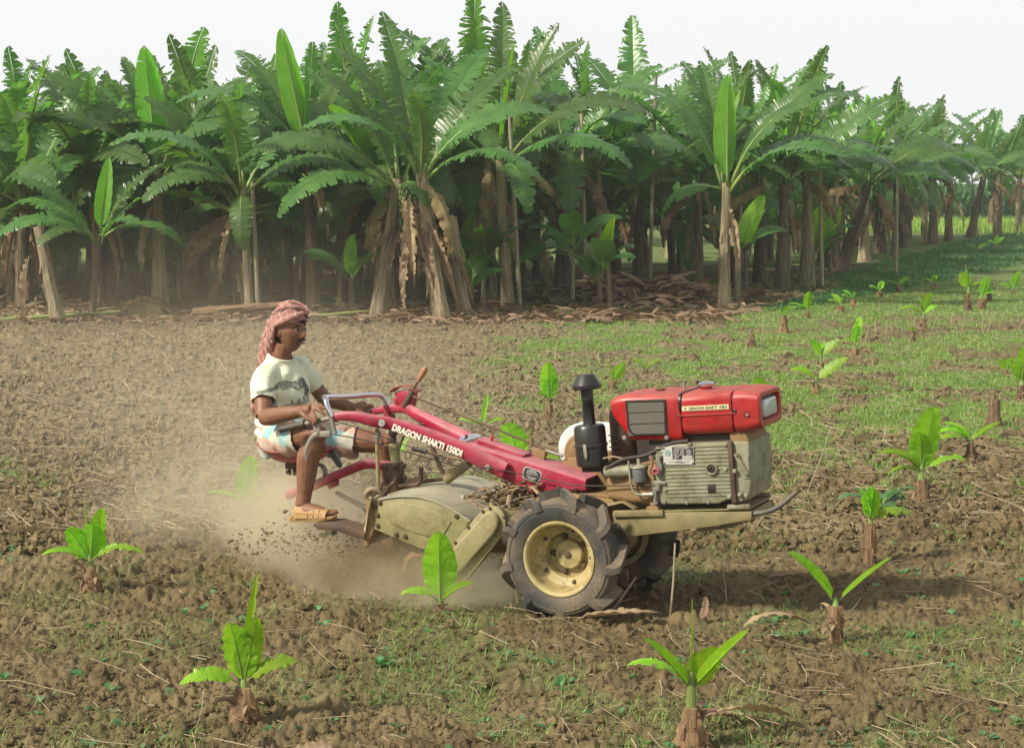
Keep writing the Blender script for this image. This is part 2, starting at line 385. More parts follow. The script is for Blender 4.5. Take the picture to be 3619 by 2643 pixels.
def ground_mat():
    m, N, b = mat('tilled_soil'); v = coords(N)
    n1 = noise(N, v, 1.3, 6, .6); n2 = noise(N, v, 12, 5, .6); n3 = noise(N, v, 75, 4, .6)
    col = mixc(N, val_ramp(N, n2, .3, .72), (.060, .043, .019), (.178, .132, .062))
    col = mixc(N, val_ramp(N, n1, .38, .66, 0, .75), col, (.21, .162, .082))
    at = node(N, 'ShaderNodeAttribute'); at.attribute_name = 'dry'
    col = mixc(N, mul(N, at.outputs['Fac'], .85), col, mixc(N, val_ramp(N, n2, .3, .7), (.112, .088, .048), (.275, .222, .128)))
    a2 = node(N, 'ShaderNodeAttribute'); a2.attribute_name = 'green'
    gf = mul(N, a2.outputs['Fac'], val_ramp(N, n3, .3, .62))
    col = mixc(N, mul(N, gf, .9), col, mixc(N, val_ramp(N, n2, .3, .7), (.075, .16, .036), (.14, .26, .065)))
    a3 = node(N, 'ShaderNodeAttribute'); a3.attribute_name = 'litter'
    col = mixc(N, mul(N, a3.outputs['Fac'], val_ramp(N, n3, .3, .6)), col, mixc(N, val_ramp(N, noise(N, v, 30, 4), .4, .65), (.05, .034, .02), (.20, .14, .085)))
    col = mixc(N, val_ramp(N, n3, .32, .5, .35, 0), col, (.07, .045, .028))
    N.links.new(col, b.inputs['Base Color']); b.inputs['Roughness'].default_value = .95; b.inputs['Specular IOR Level'].default_value = .2
    bump(N, b, noise(N, v, 130, 5, .65), .6, .012); return m
M['soil'] = ground_mat()
gm = npmesh('ground', np.stack([X, Y, Z], -1), F, M['soil']); go = link(bpy.data.objects.new('ground', gm)); tag(go, kind='structure')
def attr(me, name, arr):
    a = me.attributes.new(name, 'FLOAT', 'POINT'); a.data.foreach_set('value', np.asarray(arr, dtype=np.float32).ravel())
nn = fbm(X * .35, Y * .35, 23, 4)
dry = np.clip((Y - 11.2 - (nn - .5) * 5 + np.clip(-X, -1, 2) * .9) / 4, 0, 1) * np.clip((3.5 - X + (Y - 15) * .12) / 3, 0.25, 1) * (1 - .5 * np.clip((Y - 26) / 4, 0, 1))
def plantation(x, y):
    e = np.where(x < 3.2, 28.8 + .25 * np.sin(x * 1.3), 30.2 + (x - 3.2) * 2.72)
    return y - e
lit = np.clip((plantation(X, Y) + 2.6 + (nn - .5) * 5) / 1.6, 0, 1) * (Y < 47)
attr(gm, 'dry', dry); attr(gm, 'green', G * (1 - .8 * lit)); attr(gm, 'litter', lit)

def seeds(n, y0, y1, pad=.06, power=2.0):
    """random ground points spread so that each screen band gets a similar count, real positions"""
    t = rng.random(n); yy = (y0 ** (1 - power) + t * (y1 ** (1 - power) - y0 ** (1 - power))) ** (1 / (1 - power))
    return (rng.random(n) * 2 - 1) * (yy * (.28 + pad) + .5), yy
def gz(x, y): return rowsh(x, y)
# loose clods
bmi = bmesh.new(); bmesh.ops.create_icosphere(bmi, subdivisions=1, radius=1)
IV = np.array([v.co[:] for v in bmi.verts]); IF = np.array([[v.index for v in f.verts] for f in bmi.faces]); bmi.free()
bmi = bmesh.new(); bmesh.ops.create_icosphere(bmi, subdivisions=2, radius=1)
IV2 = np.array([v.co[:] for v in bmi.verts]); IF2 = np.array([[v.index for v in f.verts] for f in bmi.faces]); bmi.free()
def scatter_clods(n, y0, y1, lo, hi, seed, IV=IV, IF=IF, jit=.55):
    x, yv = seeds(n, y0, y1); keep = (greenness(x, yv) < .55 + .3 * rng.random(n)); x, yv = x[keep], yv[keep]; n = len(x)
    r = lo + (hi - lo) * rng.random(n) ** 4.5
    sq = .65 + .6 * rng.random((n, 3)); V = IV[None] * sq[:, None, :]
    ph = rng.random((n, 3)) * 6.28; k = IV[None] * 2.3
    d = 1 + .22 * np.sin(k[..., 0] * 1.3 + ph[:, None, 0] + k[..., 1]) + .18 * np.sin(k[..., 1] * 2.1 + ph[:, None, 1] - k[..., 2]) + .16 * np.sin(k[..., 2] * 2.7 + ph[:, None, 2] + k[..., 0] * 2)
    d = d + (rng.random((n, len(IV))) - .5) * jit
    V = V * d[..., None] * r[:, None, None]
    V[..., 0] += x[:, None]; V[..., 1] += yv[:, None]; V[..., 2] += (gz(x, yv) + r * .25 + .012)[:, None]
    return V.reshape(-1, 3), (IF[None] + (np.arange(n) * len(IV))[:, None, None]).reshape(-1, 3)
V1, F1 = scatter_clods(30000, 6., 11.5, .003, .013, 1); V2, F2 = scatter_clods(36000, 10.5, 28.5, .008, .045, 2); V3, F3 = scatter_clods(800, 6., 15., .012, .034, 3, IV2, IF2, .30)
cm = npmesh('soil_clods', np.concatenate([V1, V2, V3]), np.concatenate([F1, F2 + len(V1), F3 + len(V1) + len(V2)]), M['soil'], False)
VA = np.concatenate([V1, V2, V3]); dr = np.clip((VA[:, 1] - 11.5) / 4, 0, 1) * np.clip((4.0 - VA[:, 0]) / 3, .25, 1); attr(cm, 'dry', dr)
tag(link(bpy.data.objects.new('soil_clods', cm)), 'loose brown clods of tilled earth strewn over the field', 'soil clods', kind='stuff')

# grass blades
def blades(x, y, h, w, lean, zb):
    n = len(x); a = rng.random(n) * 2 * pi; dx, dy = np.cos(a), np.sin(a); px, py = -dy, dx; l = lean * (0.3 + rng.random(n))
    V = np.zeros((n, 5, 3))
    for i, (t, ws) in enumerate(((0, 1.), (.5, .8), (1, 0))):
        cx = x + dx * h * l * t * t; cy = y + dy * h * l * t * t; cz = zb + h * t * (1 - .25 * l * t)
        if i < 2:
            for j, s in enumerate((-1, 1)):
                V[:, i * 2 + j, 0] = cx + px * w * ws * s; V[:, i * 2 + j, 1] = cy + py * w * ws * s; V[:, i * 2 + j, 2] = cz
        else: V[:, 4, 0] = cx; V[:, 4, 1] = cy; V[:, 4, 2] = cz
    Fb = np.array([[0, 1, 3], [0, 3, 2], [2, 3, 4]])
    return V.reshape(-1, 3), (Fb[None] + (np.arange(n) * 5)[:, None, None]).reshape(-1, 3)
def grass_mat(name, stops):
    m, N, b = mat(name); v = coords(N); n = noise(N, v, 1.1, 4, .6); n2 = noise(N, v, 60, 2)
    col = mixc(N, val_ramp(N, n2, .3, .7, 0, .6), ramp(N, n, [(.3, stops[0]), (.5, stops[1]), (.7, stops[2])]), stops[3])
    N.links.new(col, b.inputs['Base Color']); b.inputs['Roughness'].default_value = .6
    tr = node(N, 'ShaderNodeBsdfTranslucent'); N.links.new(mixc(N, 1., col, (1.5, 1.7, .8), 'MULTIPLY'), tr.inputs[0]); ms = node(N, 'ShaderNodeMixShader'); ms.inputs[0].default_value = .35
    N.links.new(b.outputs[0], ms.inputs[1]); N.links.new(tr.outputs[0], ms.inputs[2]); N.links.new(ms.outputs[0], N.nodes['Material Output'].inputs[0]); return m
M['grass'] = grass_mat('field_grass', [(.12, .25, .045), (.18, .32, .06), (.27, .36, .10), (.32, .34, .13)])
M['deepgrass'] = grass_mat('dark_ground_weeds', [(.035, .13, .045), (.05, .16, .05), (.09, .21, .06), (.05, .15, .06)])
def grass_obj(name, n, y0, y1, hlo, hhi, wid, lean, m, label, thr, region=None, clump=True):
    x, yv = seeds(n, y0, y1, power=1.6)
    if clump:
        k = n // 9; ci = rng.integers(0, k, n); cx, cy = x[:k][ci], yv[:k][ci]; s = .035 + .004 * cy
        x = cx + rng.normal(0, 1, n) * s; yv = cy + rng.normal(0, 1, n) * s
    g = greenness(x, yv) if region is None else region(x, yv)
    keep = rng.random(n) * (1 - thr) + thr * .5 < g; x, yv = x[keep], yv[keep]; n = len(x)
    h = hlo + (hhi - hlo) * rng.random(n) ** 2; w = wid * (.6 + .8 * rng.random(n)) * (1 + yv * .05)
    V, Fv = blades(x, yv, h, w, lean, gz(x, yv) + .004)
    return tag(npobj(name, V, Fv, m, None, False), label, 'grass', kind='stuff')
grass_obj('field_grass', 420000, 12.5, 40, .02, .09, .0026, 1.3, M['grass'], 'short bright green grass covering the untilled right side of the field', .25)
grass_obj('field_grass', 110000, 6., 13.5, .015, .085, .0016, 1.4, M['grass'], 'sparse tufts of green grass between the clods of tilled soil', .2)
grass_obj('ground_weeds', 120000, 29, 75, .06, .20, .004, .9, M['deepgrass'], 'dark green knee-low weeds growing along the right edge of the plantation', .1,
          lambda x, y: np.clip((x - 3.6) / 1.0, 0, 1) * np.clip((plantation(x, y) * -1 + .8) / 1.2, 0, 1) * np.clip((y - 29.6) / 1.5, 0, 1) * (x < 3.6 + (y - 28) * .5))
# broad weeds: small rosettes of leaves
def rosettes(n, y0, y1):
    x, yv = seeds(n, y0, y1); g = greenness(x, yv); keep = rng.random(n) < .25 + g; x, yv = x[keep], yv[keep]; n = len(x); VV = []; FF = []; c = 0
    zz = gz(x, yv)
    for i in range(n):
        for j in range(rnd.randint(3, 7)):
            a = rnd.random() * 6.28; L = rnd.uniform(.018, .055); w = L * rnd.uniform(.2, .38); e = rnd.uniform(.1, 1.1); r0 = rnd.random() * .025
            d = (cos(a), sin(a)); p = (-d[1], d[0])
            for t, s in ((0, .1), (.45, 1), (.8, .7), (1, .05)):
                hz = zz[i] + .01 + L * t * math.sin(e) * (1.1 - .5 * t); rr = r0 + L * t * math.cos(e)
                for q in (-1, 1): VV.append((x[i] + d[0] * rr + p[0] * w * s * q, yv[i] + d[1] * rr + p[1] * w * s * q, hz))
            for k in range(3): FF.append((c + 2 * k, c + 2 * k + 1, c + 2 * k + 3, c + 2 * k + 2))
            c += 8
    return npobj('broadleaf_weeds', VV, FF, M['weed'])
tag(rosettes(1600, 6., 24.), 'low broadleaf weeds scattered over the tilled soil', 'weeds', kind='stuff')
# dry straw lying about
def straws(n, y0, y1, llo, lhi, r):
    x, yv = seeds(n, y0, y1); zz = gz(x, yv); VV = np.zeros((n, 3, 3, 3)); L = llo + (lhi - llo) * rng.random(n) ** 3; a = rng.random(n) * pi; e = rng.normal(.05, .13, n); bd = rng.normal(0, .08, n)
    rr = r * (.5 + rng.random(n)) * (1 + .03 * yv)
    for i, t in enumerate((-.5, 0, .5)):
        cx = x + np.cos(a) * L * t + np.sin(a) * L * bd * (abs(t) * 2); cy = yv + np.sin(a) * L * t - np.cos(a) * L * bd * abs(t) * 2; cz = zz + .03 + np.abs(np.sin(e)) * L * .5 + np.sin(e) * L * t
        for j in range(3):
            q = 2 * pi * j / 3; VV[:, i, j, 0] = cx - np.sin(a) * rr * cos(q); VV[:, i, j, 1] = cy + np.cos(a) * rr * cos(q); VV[:, i, j, 2] = cz + rr * sin(q)
    Fs = np.array([[i * 3 + j, i * 3 + (j + 1) % 3, (i + 1) * 3 + (j + 1) % 3, (i + 1) * 3 + j] for i in (0, 1) for j in range(3)])
    return VV.reshape(-1, 3), (Fs[None] + (np.arange(n) * 9)[:, None, None]).reshape(-1, 4)
A = [straws(1300, 6., 12., .03, .30, .0018), straws(7000, 11., 30., .05, .38, .0026)]
tag(npobj('straw', np.concatenate([A[0][0], A[1][0]]), np.concatenate([A[0][1], A[1][1] + len(A[0][0])]), M['straw']), 'pale dry straw and broken stalks lying over the soil', 'straw', kind='stuff')
# far field
def far_strip():
    n = 26000; x = 14 + rng.random(n) * 40; yv = 76 + rng.random(n) * 16
    V, Fv = blades(x, yv, .25 + .35 * rng.random(n), .02 * np.ones(n), .6, np.zeros(n)); return npobj('rice_field', V, Fv, M['farcrop'], None, False)
M['farcrop'] = grass_mat('yellow_green_crop', [(.20, .34, .06), (.26, .40, .07), (.32, .42, .09), (.30, .40, .09)])
tag(far_strip(), 'yellow green strip of young crop beyond the plantation', 'crop', kind='stuff')
def thicket(name, x0, x1, y0, y1, h, n, m):
    x = x0 + (x1 - x0) * rng.random(n); yv = y0 + (y1 - y0) * rng.random(n) ** 1.5; top = h * np.where(x > 17, .72, 1.9) * (.75 + .5 * fbm(x * .25, yv * .25, 201, 3)); z = top * np.sqrt(rng.random(n))
    V, Fv = blades(x, yv, .5 + .5 * rng.random(n), .07 * np.ones(n), 1.2, z - .2); return npobj(name, V, Fv, m, None, False)
M['farbush'] = grass_mat('far_thicket_leaves', [(.05, .14, .05), (.07, .17, .06), (.12, .22, .08), (.07, .17, .08)])
tag(thicket('crop_thicket', -70, 75, 92, 108, 2.3, 46000, M['farbush']), 'tall blue green thicket of crops far behind the field', 'thicket', kind='stuff')
# ------------------------------------------------------------------ the power tiller (built along +x, near side is -y)
YAW, PIT = radians(-24), radians(-5.5)
RT = Euler((0, PIT, YAW)).to_matrix()
AX = Vector((0.4179, 9.2464, 0.312))            # middle of the axle
DZ = 0.33
def tp(x, y, z): return AX + RT @ Vector((x, y, z))
TR = empty('power_tiller', tp(0, 0, -DZ), (0, PIT, YAW))
tag(TR, 'red two-wheel walking tractor with cream rims ploughing up dust under its seated driver', 'walking tractor')
def B(): return MB((0, 0, DZ))
def text_mesh(name, body, size, m, parent, org, xdir, ydir, sx=1., bold=.0, depth=.0012):
    cu = bpy.data.curves.new(name, 'FONT'); cu.body = body; cu.size = size; cu.extrude = depth; cu.offset = bold; cu.align_x = 'LEFT'; cu.resolution_u = 3
    t = bpy.data.objects.new(name, cu); C.objects.link(t); bpy.context.view_layer.update()
    me = bpy.data.meshes.new_from_object(t.evaluated_get(bpy.context.evaluated_depsgraph_get())); bpy.data.objects.remove(t)
    x = Vector(xdir).normalized(); y = Vector(ydir); y = (y - x * y.dot(x)).normalized(); z = x.cross(y)
    R3 = Matrix((x * sx, y, z)).transposed().to_4x4(); R3.translation = Vector(org) + Vector((0, 0, DZ)); me.transform(R3)
    me.materials.clear(); me.materials.append(m); me.name = name
    o = link(bpy.data.objects.new(name, me), parent); return o
def bolts(mb, pts, y, r=.011, h=.01):
    for x, z in pts: mb.lathe([(.001, -h), (r * .7, -h), (r, -h * .6), (r, .002)], (x, y, z), 'y', 8)
    return mb
# --- wheels
def wheel(side):
    """side -1 near, +1 far; outward is side*y"""
    yc = side * .39; s = side
    b = B().lathe([(.001, s * -.045), (.03, s * -.045), (.066, s * -.050), (.074, s * -.058), (.076, s * -.090)], (0, yc, 0), 'y', 40)
    b.lathe([(.076, s * -.082), (.106, s * -.082), (.111, s * -.070), (.114, s * -.034), (.128, s * -.026), (.150, s * -.010), (.160, s * .02)], (0, yc, 0), 'y', 48)
    w = b.build('wheel', M['rim'], TR)
    b = B().lathe([(.158, s * -.09), (.158, s * .015), (.164, s * .045), (.166, s * .066), (.172, s * .077), (.180, s * .081), (.187, s * .080), (.189, s * .074), (.187, s * .066), (.178, s * .05), (.17, s * .0), (.17, s * -.08), (.187, s * -.075), (.187, s * -.082), (.158, s * -.09)], (0, yc, 0), 'y', 64)
    b.build('rim', M['rim'], w)
    b = B(); b.lathe([(.176, -.06), (.195, -.078), (.225, -.088), (.255, -.090), (.274, -.083), (.284, -.068), (.290, -.04), (.292, 0), (.290, .04), (.284, .068), (.274, .083), (.255, .090), (.225, .088), (.195, .078), (.176, .06)], (0, yc, 0), 'y', 72)
    b.lathe([(.2545, s * .088), (.2575, s * .0935), (.2605, s * .088)], (0, yc, 0), 'y', 72)
    NL = 9; f = 1 if side < 0 else 1
    for k in range(NL * 2):
        sd = 1 if k % 2 else -1; a0 = 2 * pi * k / (NL * 2) + .12; rings = []
        for t in np.linspace(0, 1, 8):
            yy = sd * (-.012 + .108 * t); a = a0 - .34 * t ** 1.15
            base = .297 - .022 * max(0, (t - .55) / .45) ** 1.6; top = .338 - .012 * t - .030 * max(0, (t - .78) / .22) ** 2
            hw = (.021 + .004 * t) / .31
            if t > .98: top = .29; base = .262
            ring = []
            for (r, q) in ((base - .012, -1.35), (top, -.85), (top, .85), (base - .012, 1.35)):
                ang = a + hw * q * .75; ring.append((r * cos(ang), yc + yy, r * sin(ang)))
            rings.append(ring)
        b.loft(rings)
        # the wear slot on each lug's shoulder
    b.build('tyre', M['rubber'], w, ang=28)
    b = B()
    for k in range(5):
        a = 2 * pi * k / 5 + .55
        b.lathe([(.001, s * -.058), (.010, s * -.058), (.015, s * -.064), (.017, s * -.084)], (.091 * cos(a), yc, .091 * sin(a)), 'y', 6)
        a2 = a + .63
        b.lathe([(.001, s * -.004), (.006, s * -.004), (.010, s * -.010), (.011, s * -.026)], (.134 * cos(a2), yc, .134 * sin(a2)), 'y', 6)
    b.lathe([(.001, s * -.036), (.012, s * -.036), (.020, s * -.042), (.021, s * -.052)], (0, yc, 0), 'y', 6)
    b.build_each('wheel_bolt', M['iron'], w, ang=30)
    return w
wheel(-1); wheel(1)
B().tube([(0, -.33, 0), (0, .33, 0)], .04, 14).build('axle', M['mudbrown'], TR)
# --- gearbox under the red body
b = B(); b.rrect([(-.26, 0, .10, -.10, .27, .04, 0), (-.12, 0, .13, -.14, .28, .05, 0), (.1, 0, .13, -.13, .26, .05, 0), (.2, 0, .11, -.02, .24, .04, 0)])
b.tube([(.0, -.2, 0), (0, .2, 0)], .085, 16); b.build('gearbox', M['mudbrown'], TR)
b = B(); b.rrect([(-.6, 0, .07, -.04, .17, .03, 0), (-.24, 0, .08, -.03, .2, .03, 0)]); b.build('tiller_drive_housing', M['mudbrown'], TR)
# --- red body cover: a tapering steel channel
def slab(secs, name, m, parent, r=.014):
    """loft of rounded rectangles perpendicular to a sloping spine: (x, z top, z bottom, half width)"""
    q = MB((0, 0, DZ)); rings = []
    for x, zt, zb, hw, sl in secs:
        ring = []
        for cy, cz, a0 in ((hw - r, zt - r, 0), (-hw + r, zt - r, 90), (-hw + r, zb + r, 180), (hw - r, zb + r, 270)):
            for i in range(5):
                a = radians(a0 + 22.5 * i); zz = cz + r * sin(a); ring.append((x + sl * (zt - zz), cy + r * cos(a), zz))
        rings.append(ring)
    q.loft(rings); return q.build(name, m, parent)
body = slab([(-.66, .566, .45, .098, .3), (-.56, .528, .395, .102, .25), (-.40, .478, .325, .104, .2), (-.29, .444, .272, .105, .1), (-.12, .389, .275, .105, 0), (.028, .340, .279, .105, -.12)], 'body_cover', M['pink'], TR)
B().box(.015, .0335, -.088, .088, .292, .325).build('open_end', M['dark'], body)
b = bolts(B(), [(-.235, .298), (-.12, .300), (-.03, .29), (-.33, .30)], -.105, .013, .012); b.tube([(-.42, -.108, .345), (-.42, -.108, .30)], .012); b.build_each('body_bolt', M['iron'], body)
# raised lid on top of the cover
L0, L1 = Vector((-.585, 0, .552)), Vector((-.312, 0, .452)); d = (L1 - L0).normalized(); nrm = Vector((-d.z, 0, d.x)).normalized() * -1
nrm = Vector((-d.z, 0, d.x)); nrm = nrm if nrm.z > 0 else -nrm
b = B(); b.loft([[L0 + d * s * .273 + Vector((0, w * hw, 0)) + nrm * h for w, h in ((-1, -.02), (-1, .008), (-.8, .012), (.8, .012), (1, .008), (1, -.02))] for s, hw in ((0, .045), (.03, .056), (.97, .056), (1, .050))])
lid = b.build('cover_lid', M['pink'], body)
B().tube([L0 + d * .06 + nrm * .01, L0 + d * .06 + nrm * .034], .007, 8).ball(L0 + d * .06 + nrm * .034, .011, 8).build('lid_knob', M['red'], lid)
b = B(); rr = []
for x, zt, zb, hw in ((-.662, .580, .46, .108), (-.628, .566, .452, .108)):
    rr.append([(x, -hw, zb), (x, -hw, zt - .014), (x, -hw + .014, zt), (x, hw - .014, zt), (x, hw, zt - .014), (x, hw, zb), (x + .0, hw - .004, zb), (x, hw - .004, zt - .016), (x, -hw + .004, zt - .016), (x, -hw + .004, zb)])
b.loft(rr); clampo = b.build('clamp_band', M['chrome'], body, .002)
B().tube([(-.640, -.06, .570), (-.638, -.06, .588)], .008, 6).build('clamp_bolt', M['iron'], clampo)
# data plate
pc = Vector((-.264, -.1075, .372)); ax_ = Vector((.95, 0, -.31)).normalized(); az_ = Vector((.31, 0, .95)).normalized()
def plate_poly(sx, sz, y):
    return [pc + ax_ * (a * sx) + az_ * (c * sz) + Vector((0, y, 0)) for a, c in ((-1, -.55), (-.75, -.9), (.7, -1), (.9, -.7), (1, .55), (.75, .9), (-.75, 1), (-1, .65))]
b = B(); b.loft([plate_poly(.052, .034, .004), plate_poly(.052, .034, 0)]); pl = b.build('data_plate', M['plate'], body)
b = B(); b.loft([plate_poly(.047, .030, 0), plate_poly(.047, .030, -.0015)]); pb = b.build('plate_field', M['plateblack'], body)
b = B()
for i, (z, l, o) in enumerate(((.022, .5, .0), (.015, .75, 0), (.006, .8, -.02), (-.004, .35, -.3), (-.004, .3, .5), (-.013, .7, 0), (-.021, .5, .1))):
    p = pc + az_ * z + ax_ * (o * .04); w = .04 * l
    b.loft([[p + ax_ * -w + az_ * .0016 + Vector((0, y, 0)), p + ax_ * w + az_ * .0016 + Vector((0, y, 0)), p + ax_ * w - az_ * .0016 + Vector((0, y, 0)), p + ax_ * -w - az_ * .0016 + Vector((0, y, 0))] for y in (-.0012, -.0025)])
b.build_each('plate_line', M['plate'], body)
# --- handlebars
def bar(path, rads, name, m, flat=.8, n=14, parent=TR): return B().tube(path, rads, n, flat).build(name, m, parent, ang=50)
pn = smooth_path([(-.405, -.128, .402), (-.50, -.14, .453), (-.60, -.16, .512), (-.78, -.2, .603), (-.957, -.245, .676), (-1.05, -.29, .706), (-1.13, -.315, .732), (-1.2, -.33, .742), (-1.27, -.34, .738)], 6)
pn[0] = Vector((-.40, -.128, .400))
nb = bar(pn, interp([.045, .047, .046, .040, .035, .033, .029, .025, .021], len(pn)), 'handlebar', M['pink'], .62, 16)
bar(smooth_path([(-1.262, -.34, .7385), (-1.393, -.35, .718), (-1.45, -.355, .709)], 4), .0135, 'grip_tube', M['steel'], 1, 12, nb)
bar([(-1.425, -.353, .713), (-1.432, -.3535, .712), (-1.434, -.3538, .7117), (-1.575, -.363, .690)], [.024, .024, .0195, .0185], 'handle_grip', M['grip'], 1, 14, nb)
pf = smooth_path([(-.645, .095, .508), (-.80, .13, .575), (-.92, .16, .625), (-1.06, .21, .683), (-1.12, .245, .705), (-1.18, .27, .714), (-1.30, .305, .708), (-1.40, .325, .698)], 6)
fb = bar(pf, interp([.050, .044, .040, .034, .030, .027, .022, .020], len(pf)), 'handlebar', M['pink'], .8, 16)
bar([(-1.39, .323, .699), (-1.40, .325, .698), (-1.402, .3255, .6978), (-1.54, .345, .680)], [.024, .024, .0195, .0185], 'handle_grip', M['grip'], 1, 14, fb)
# lettering on the near handlebar: follows the bar's face
d1 = (Vector((-.585, -.17, .471)) - Vector((-1.033, -.21, .653))).normalized(); upv = Vector((0, 0, 1))
t0 = Vector((-.972, -.281, .668)); nn_ = d1.cross(upv).normalized()
def onbar(x):
    p = min(range(len(pn)), key=lambda i: abs(pn[i].x - x)); return pn[p]
e0, e1 = onbar(-.965), onbar(-.565); dd = (e1 - e0).normalized(); ww = (upv - dd * upv.dot(dd)).normalized(); fn = dd.cross(ww)
org = e0 + fn * .0275 - ww * .024 + dd * .0
lt = text_mesh('bar_lettering', 'DRAGON SHAKTI 150DI', .046, M['lettering'], nb, org, dd, ww, .79, .0017, .0035)
text_mesh('lettering_shadow', 'DRAGON SHAKTI 150DI', .046, M['yellow'], nb, org + dd * .004 - ww * .003 - fn * .0015, dd, ww, .79, .0017, .0025)
def emblem(name, c, r, nd, ud, m1, m2, parent, thick=.003):
    """round badge with a white pinwheel of curved blades"""
    nd = Vector(nd).normalized(); ud = Vector(ud); ud = (ud - nd * ud.dot(nd)).normalized(); rd = ud.cross(nd); c = Vector(c)
    disc = lambda rr, h, k=24: [c + rd * (rr * cos(2 * pi * i / k)) + ud * (rr * sin(2 * pi * i / k)) + nd * h for i in range(k)]
    q = B().loft([disc(r, 0), disc(r, thick)]); o = q.build(name, m2, parent)
    q = B().loft([disc(r * .88, thick), disc(r * .88, thick + .0008)]); q.build('badge_field', m1, parent)
    q = B()
    for k in range(8):
        a = 2 * pi * k / 8; pts = []
        for t in (0, .33, .66, 1): rr = r * (.22 + .5 * t); aa = a + .9 * t; pts.append((rr, aa))
        P = [(rr, aa - .10 - .10 * i / 3) for i, (rr, aa) in enumerate(pts)] + [(rr, aa + .16 + .1 * i / 3) for i, (rr, aa) in list(enumerate(pts))[::-1]]
        q.loft([[c + rd * (rr * cos(aa)) + ud * (rr * sin(aa)) + nd * h for rr, aa in P] for h in (thick + .0006, thick + .0018)])
    q.build_each('badge_blade', m2, parent)
ec = onbar(-1.005); emblem('bar_badge', ec + fn * .0225 - ww * .002, .0175, fn, ww, M['emblem'], M['lettering'], nb)
b = bolts(B(), [(-.478, .425)], -.168, .017, .012); b.build('bar_bolt', M['steel'], nb)
# chrome loop between the bars, with its clamps
lp = smooth_path([(-1.262, -.352, .742), (-1.283, -.352, .800), (-1.30, -.33, .834), (-1.352, -.24, .838), (-1.345, .0, .815), (-1.325, .20, .803), (-1.305, .27, .790), (-1.283, .293, .755), (-1.268, .298, .700)], 7)
bar(lp, .0145, 'grab_loop', M['chrome'], 1, 12)
bar([(-1.268, -.352, .742), (-1.25, -.352, .652)], .012, 'loop_leg', M['steel'], 1, 10)
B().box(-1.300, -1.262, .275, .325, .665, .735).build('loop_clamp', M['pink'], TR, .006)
bar([(-1.255, .30, .68), (-1.235, .29, .60)], .014, 'loop_leg', M['iron'], 1, 10)
# clutch lever under the near grip
B().box(-1.365, -1.275, -.365, -.350, .640, .672).tube([(-1.355, -.358, .715), (-1.35, -.358, .655)], .022, 10, .5).build('lever_bracket', M['steel'], TR, .005)
bar(smooth_path([(-1.345, -.362, .660), (-1.385, -.364, .640), (-1.418, -.366, .595), (-1.432, -.366, .555), (-1.432, -.364, .523)], 5), interp([.016, .014, .011, .009, .006], 21), 'clutch_lever', M['steel'], .55, 10)
def cable(path, r=.0033, name='cable', m='dark'): return bar(smooth_path(path, 6), r, name, M[m], 1, 6)
cable([(-1.275, -.357, .655), (-1.10, -.33, .612), (-.85, -.26, .520), (-.62, -.20, .440), (-.46, -.178, .423), (-.25, -.14, .37), (.02, -.16, .318), (.44, -.22, .316)])
cable([(-1.27, -.345, .725), (-1.13, -.31, .672), (-1.0, -.27, .61), (-.80, -.25, .53), (-.66, -.23, .47)], .0028)
cable([(-1.078, .225, .778), (-.6, .15, .603), (-.341, .10, .508), (-.20, .06, .462)], .006, 'gear_rod', 'iron')
b = B(); b.prism([(-.31, .498), (-.235, .472), (-.252, .40), (-.285, .41)], .02, .05); b.box(-.348, -.338, .09, .112, .495, .535); b.build_each('rod_bracket', M['mudbrown'], TR, .003)
bar([(-.245, .05, .476), (-.15, .05, .444)], .009, 'rod_spring', M['steel'], 1, 8)
# gear selector quadrant and lever on the far bar
b = B(); b.prism([(-1.205, .800), (-1.17, .812), (-1.12, .814), (-1.075, .797), (-1.083, .756), (-1.113, .688), (-1.172, .700), (-1.192, .775)], .245, .285)
b.prism([(-1.216, .775), (-1.196, .775), (-1.185, .73), (-1.21, .735)], .25, .262)
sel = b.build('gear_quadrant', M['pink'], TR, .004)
b = B(); qa = [(-1.226, .812), (-1.19, .835), (-1.145, .845), (-1.10, .836), (-1.058, .805)]
b.loft([[(x, .225, z), (x, .30, z), (x, .30, z - .008), (x, .225, z - .008)] for x, z in qa]); b.build('quadrant_hood', M['darkred'], sel, .002)
lv = bar([(-1.15, .232, .722), (-1.085, .232, .805)], .014, 'gear_lever', M['iron'], .6, 8)
bar([(-1.09, .232, .80), (-1.035, .232, .868)], .0065, 'lever_rod', M['iron'], 1, 8, lv)
bar(smooth_path([(-1.042, .232, .858), (-1.02, .232, .886), (-.992, .232, .922), (-.988, .232, .926)], 4), interp([.010, .015, .016, .008], 13), 'lever_knob', M['orangeplastic'], 1, 12, lv)
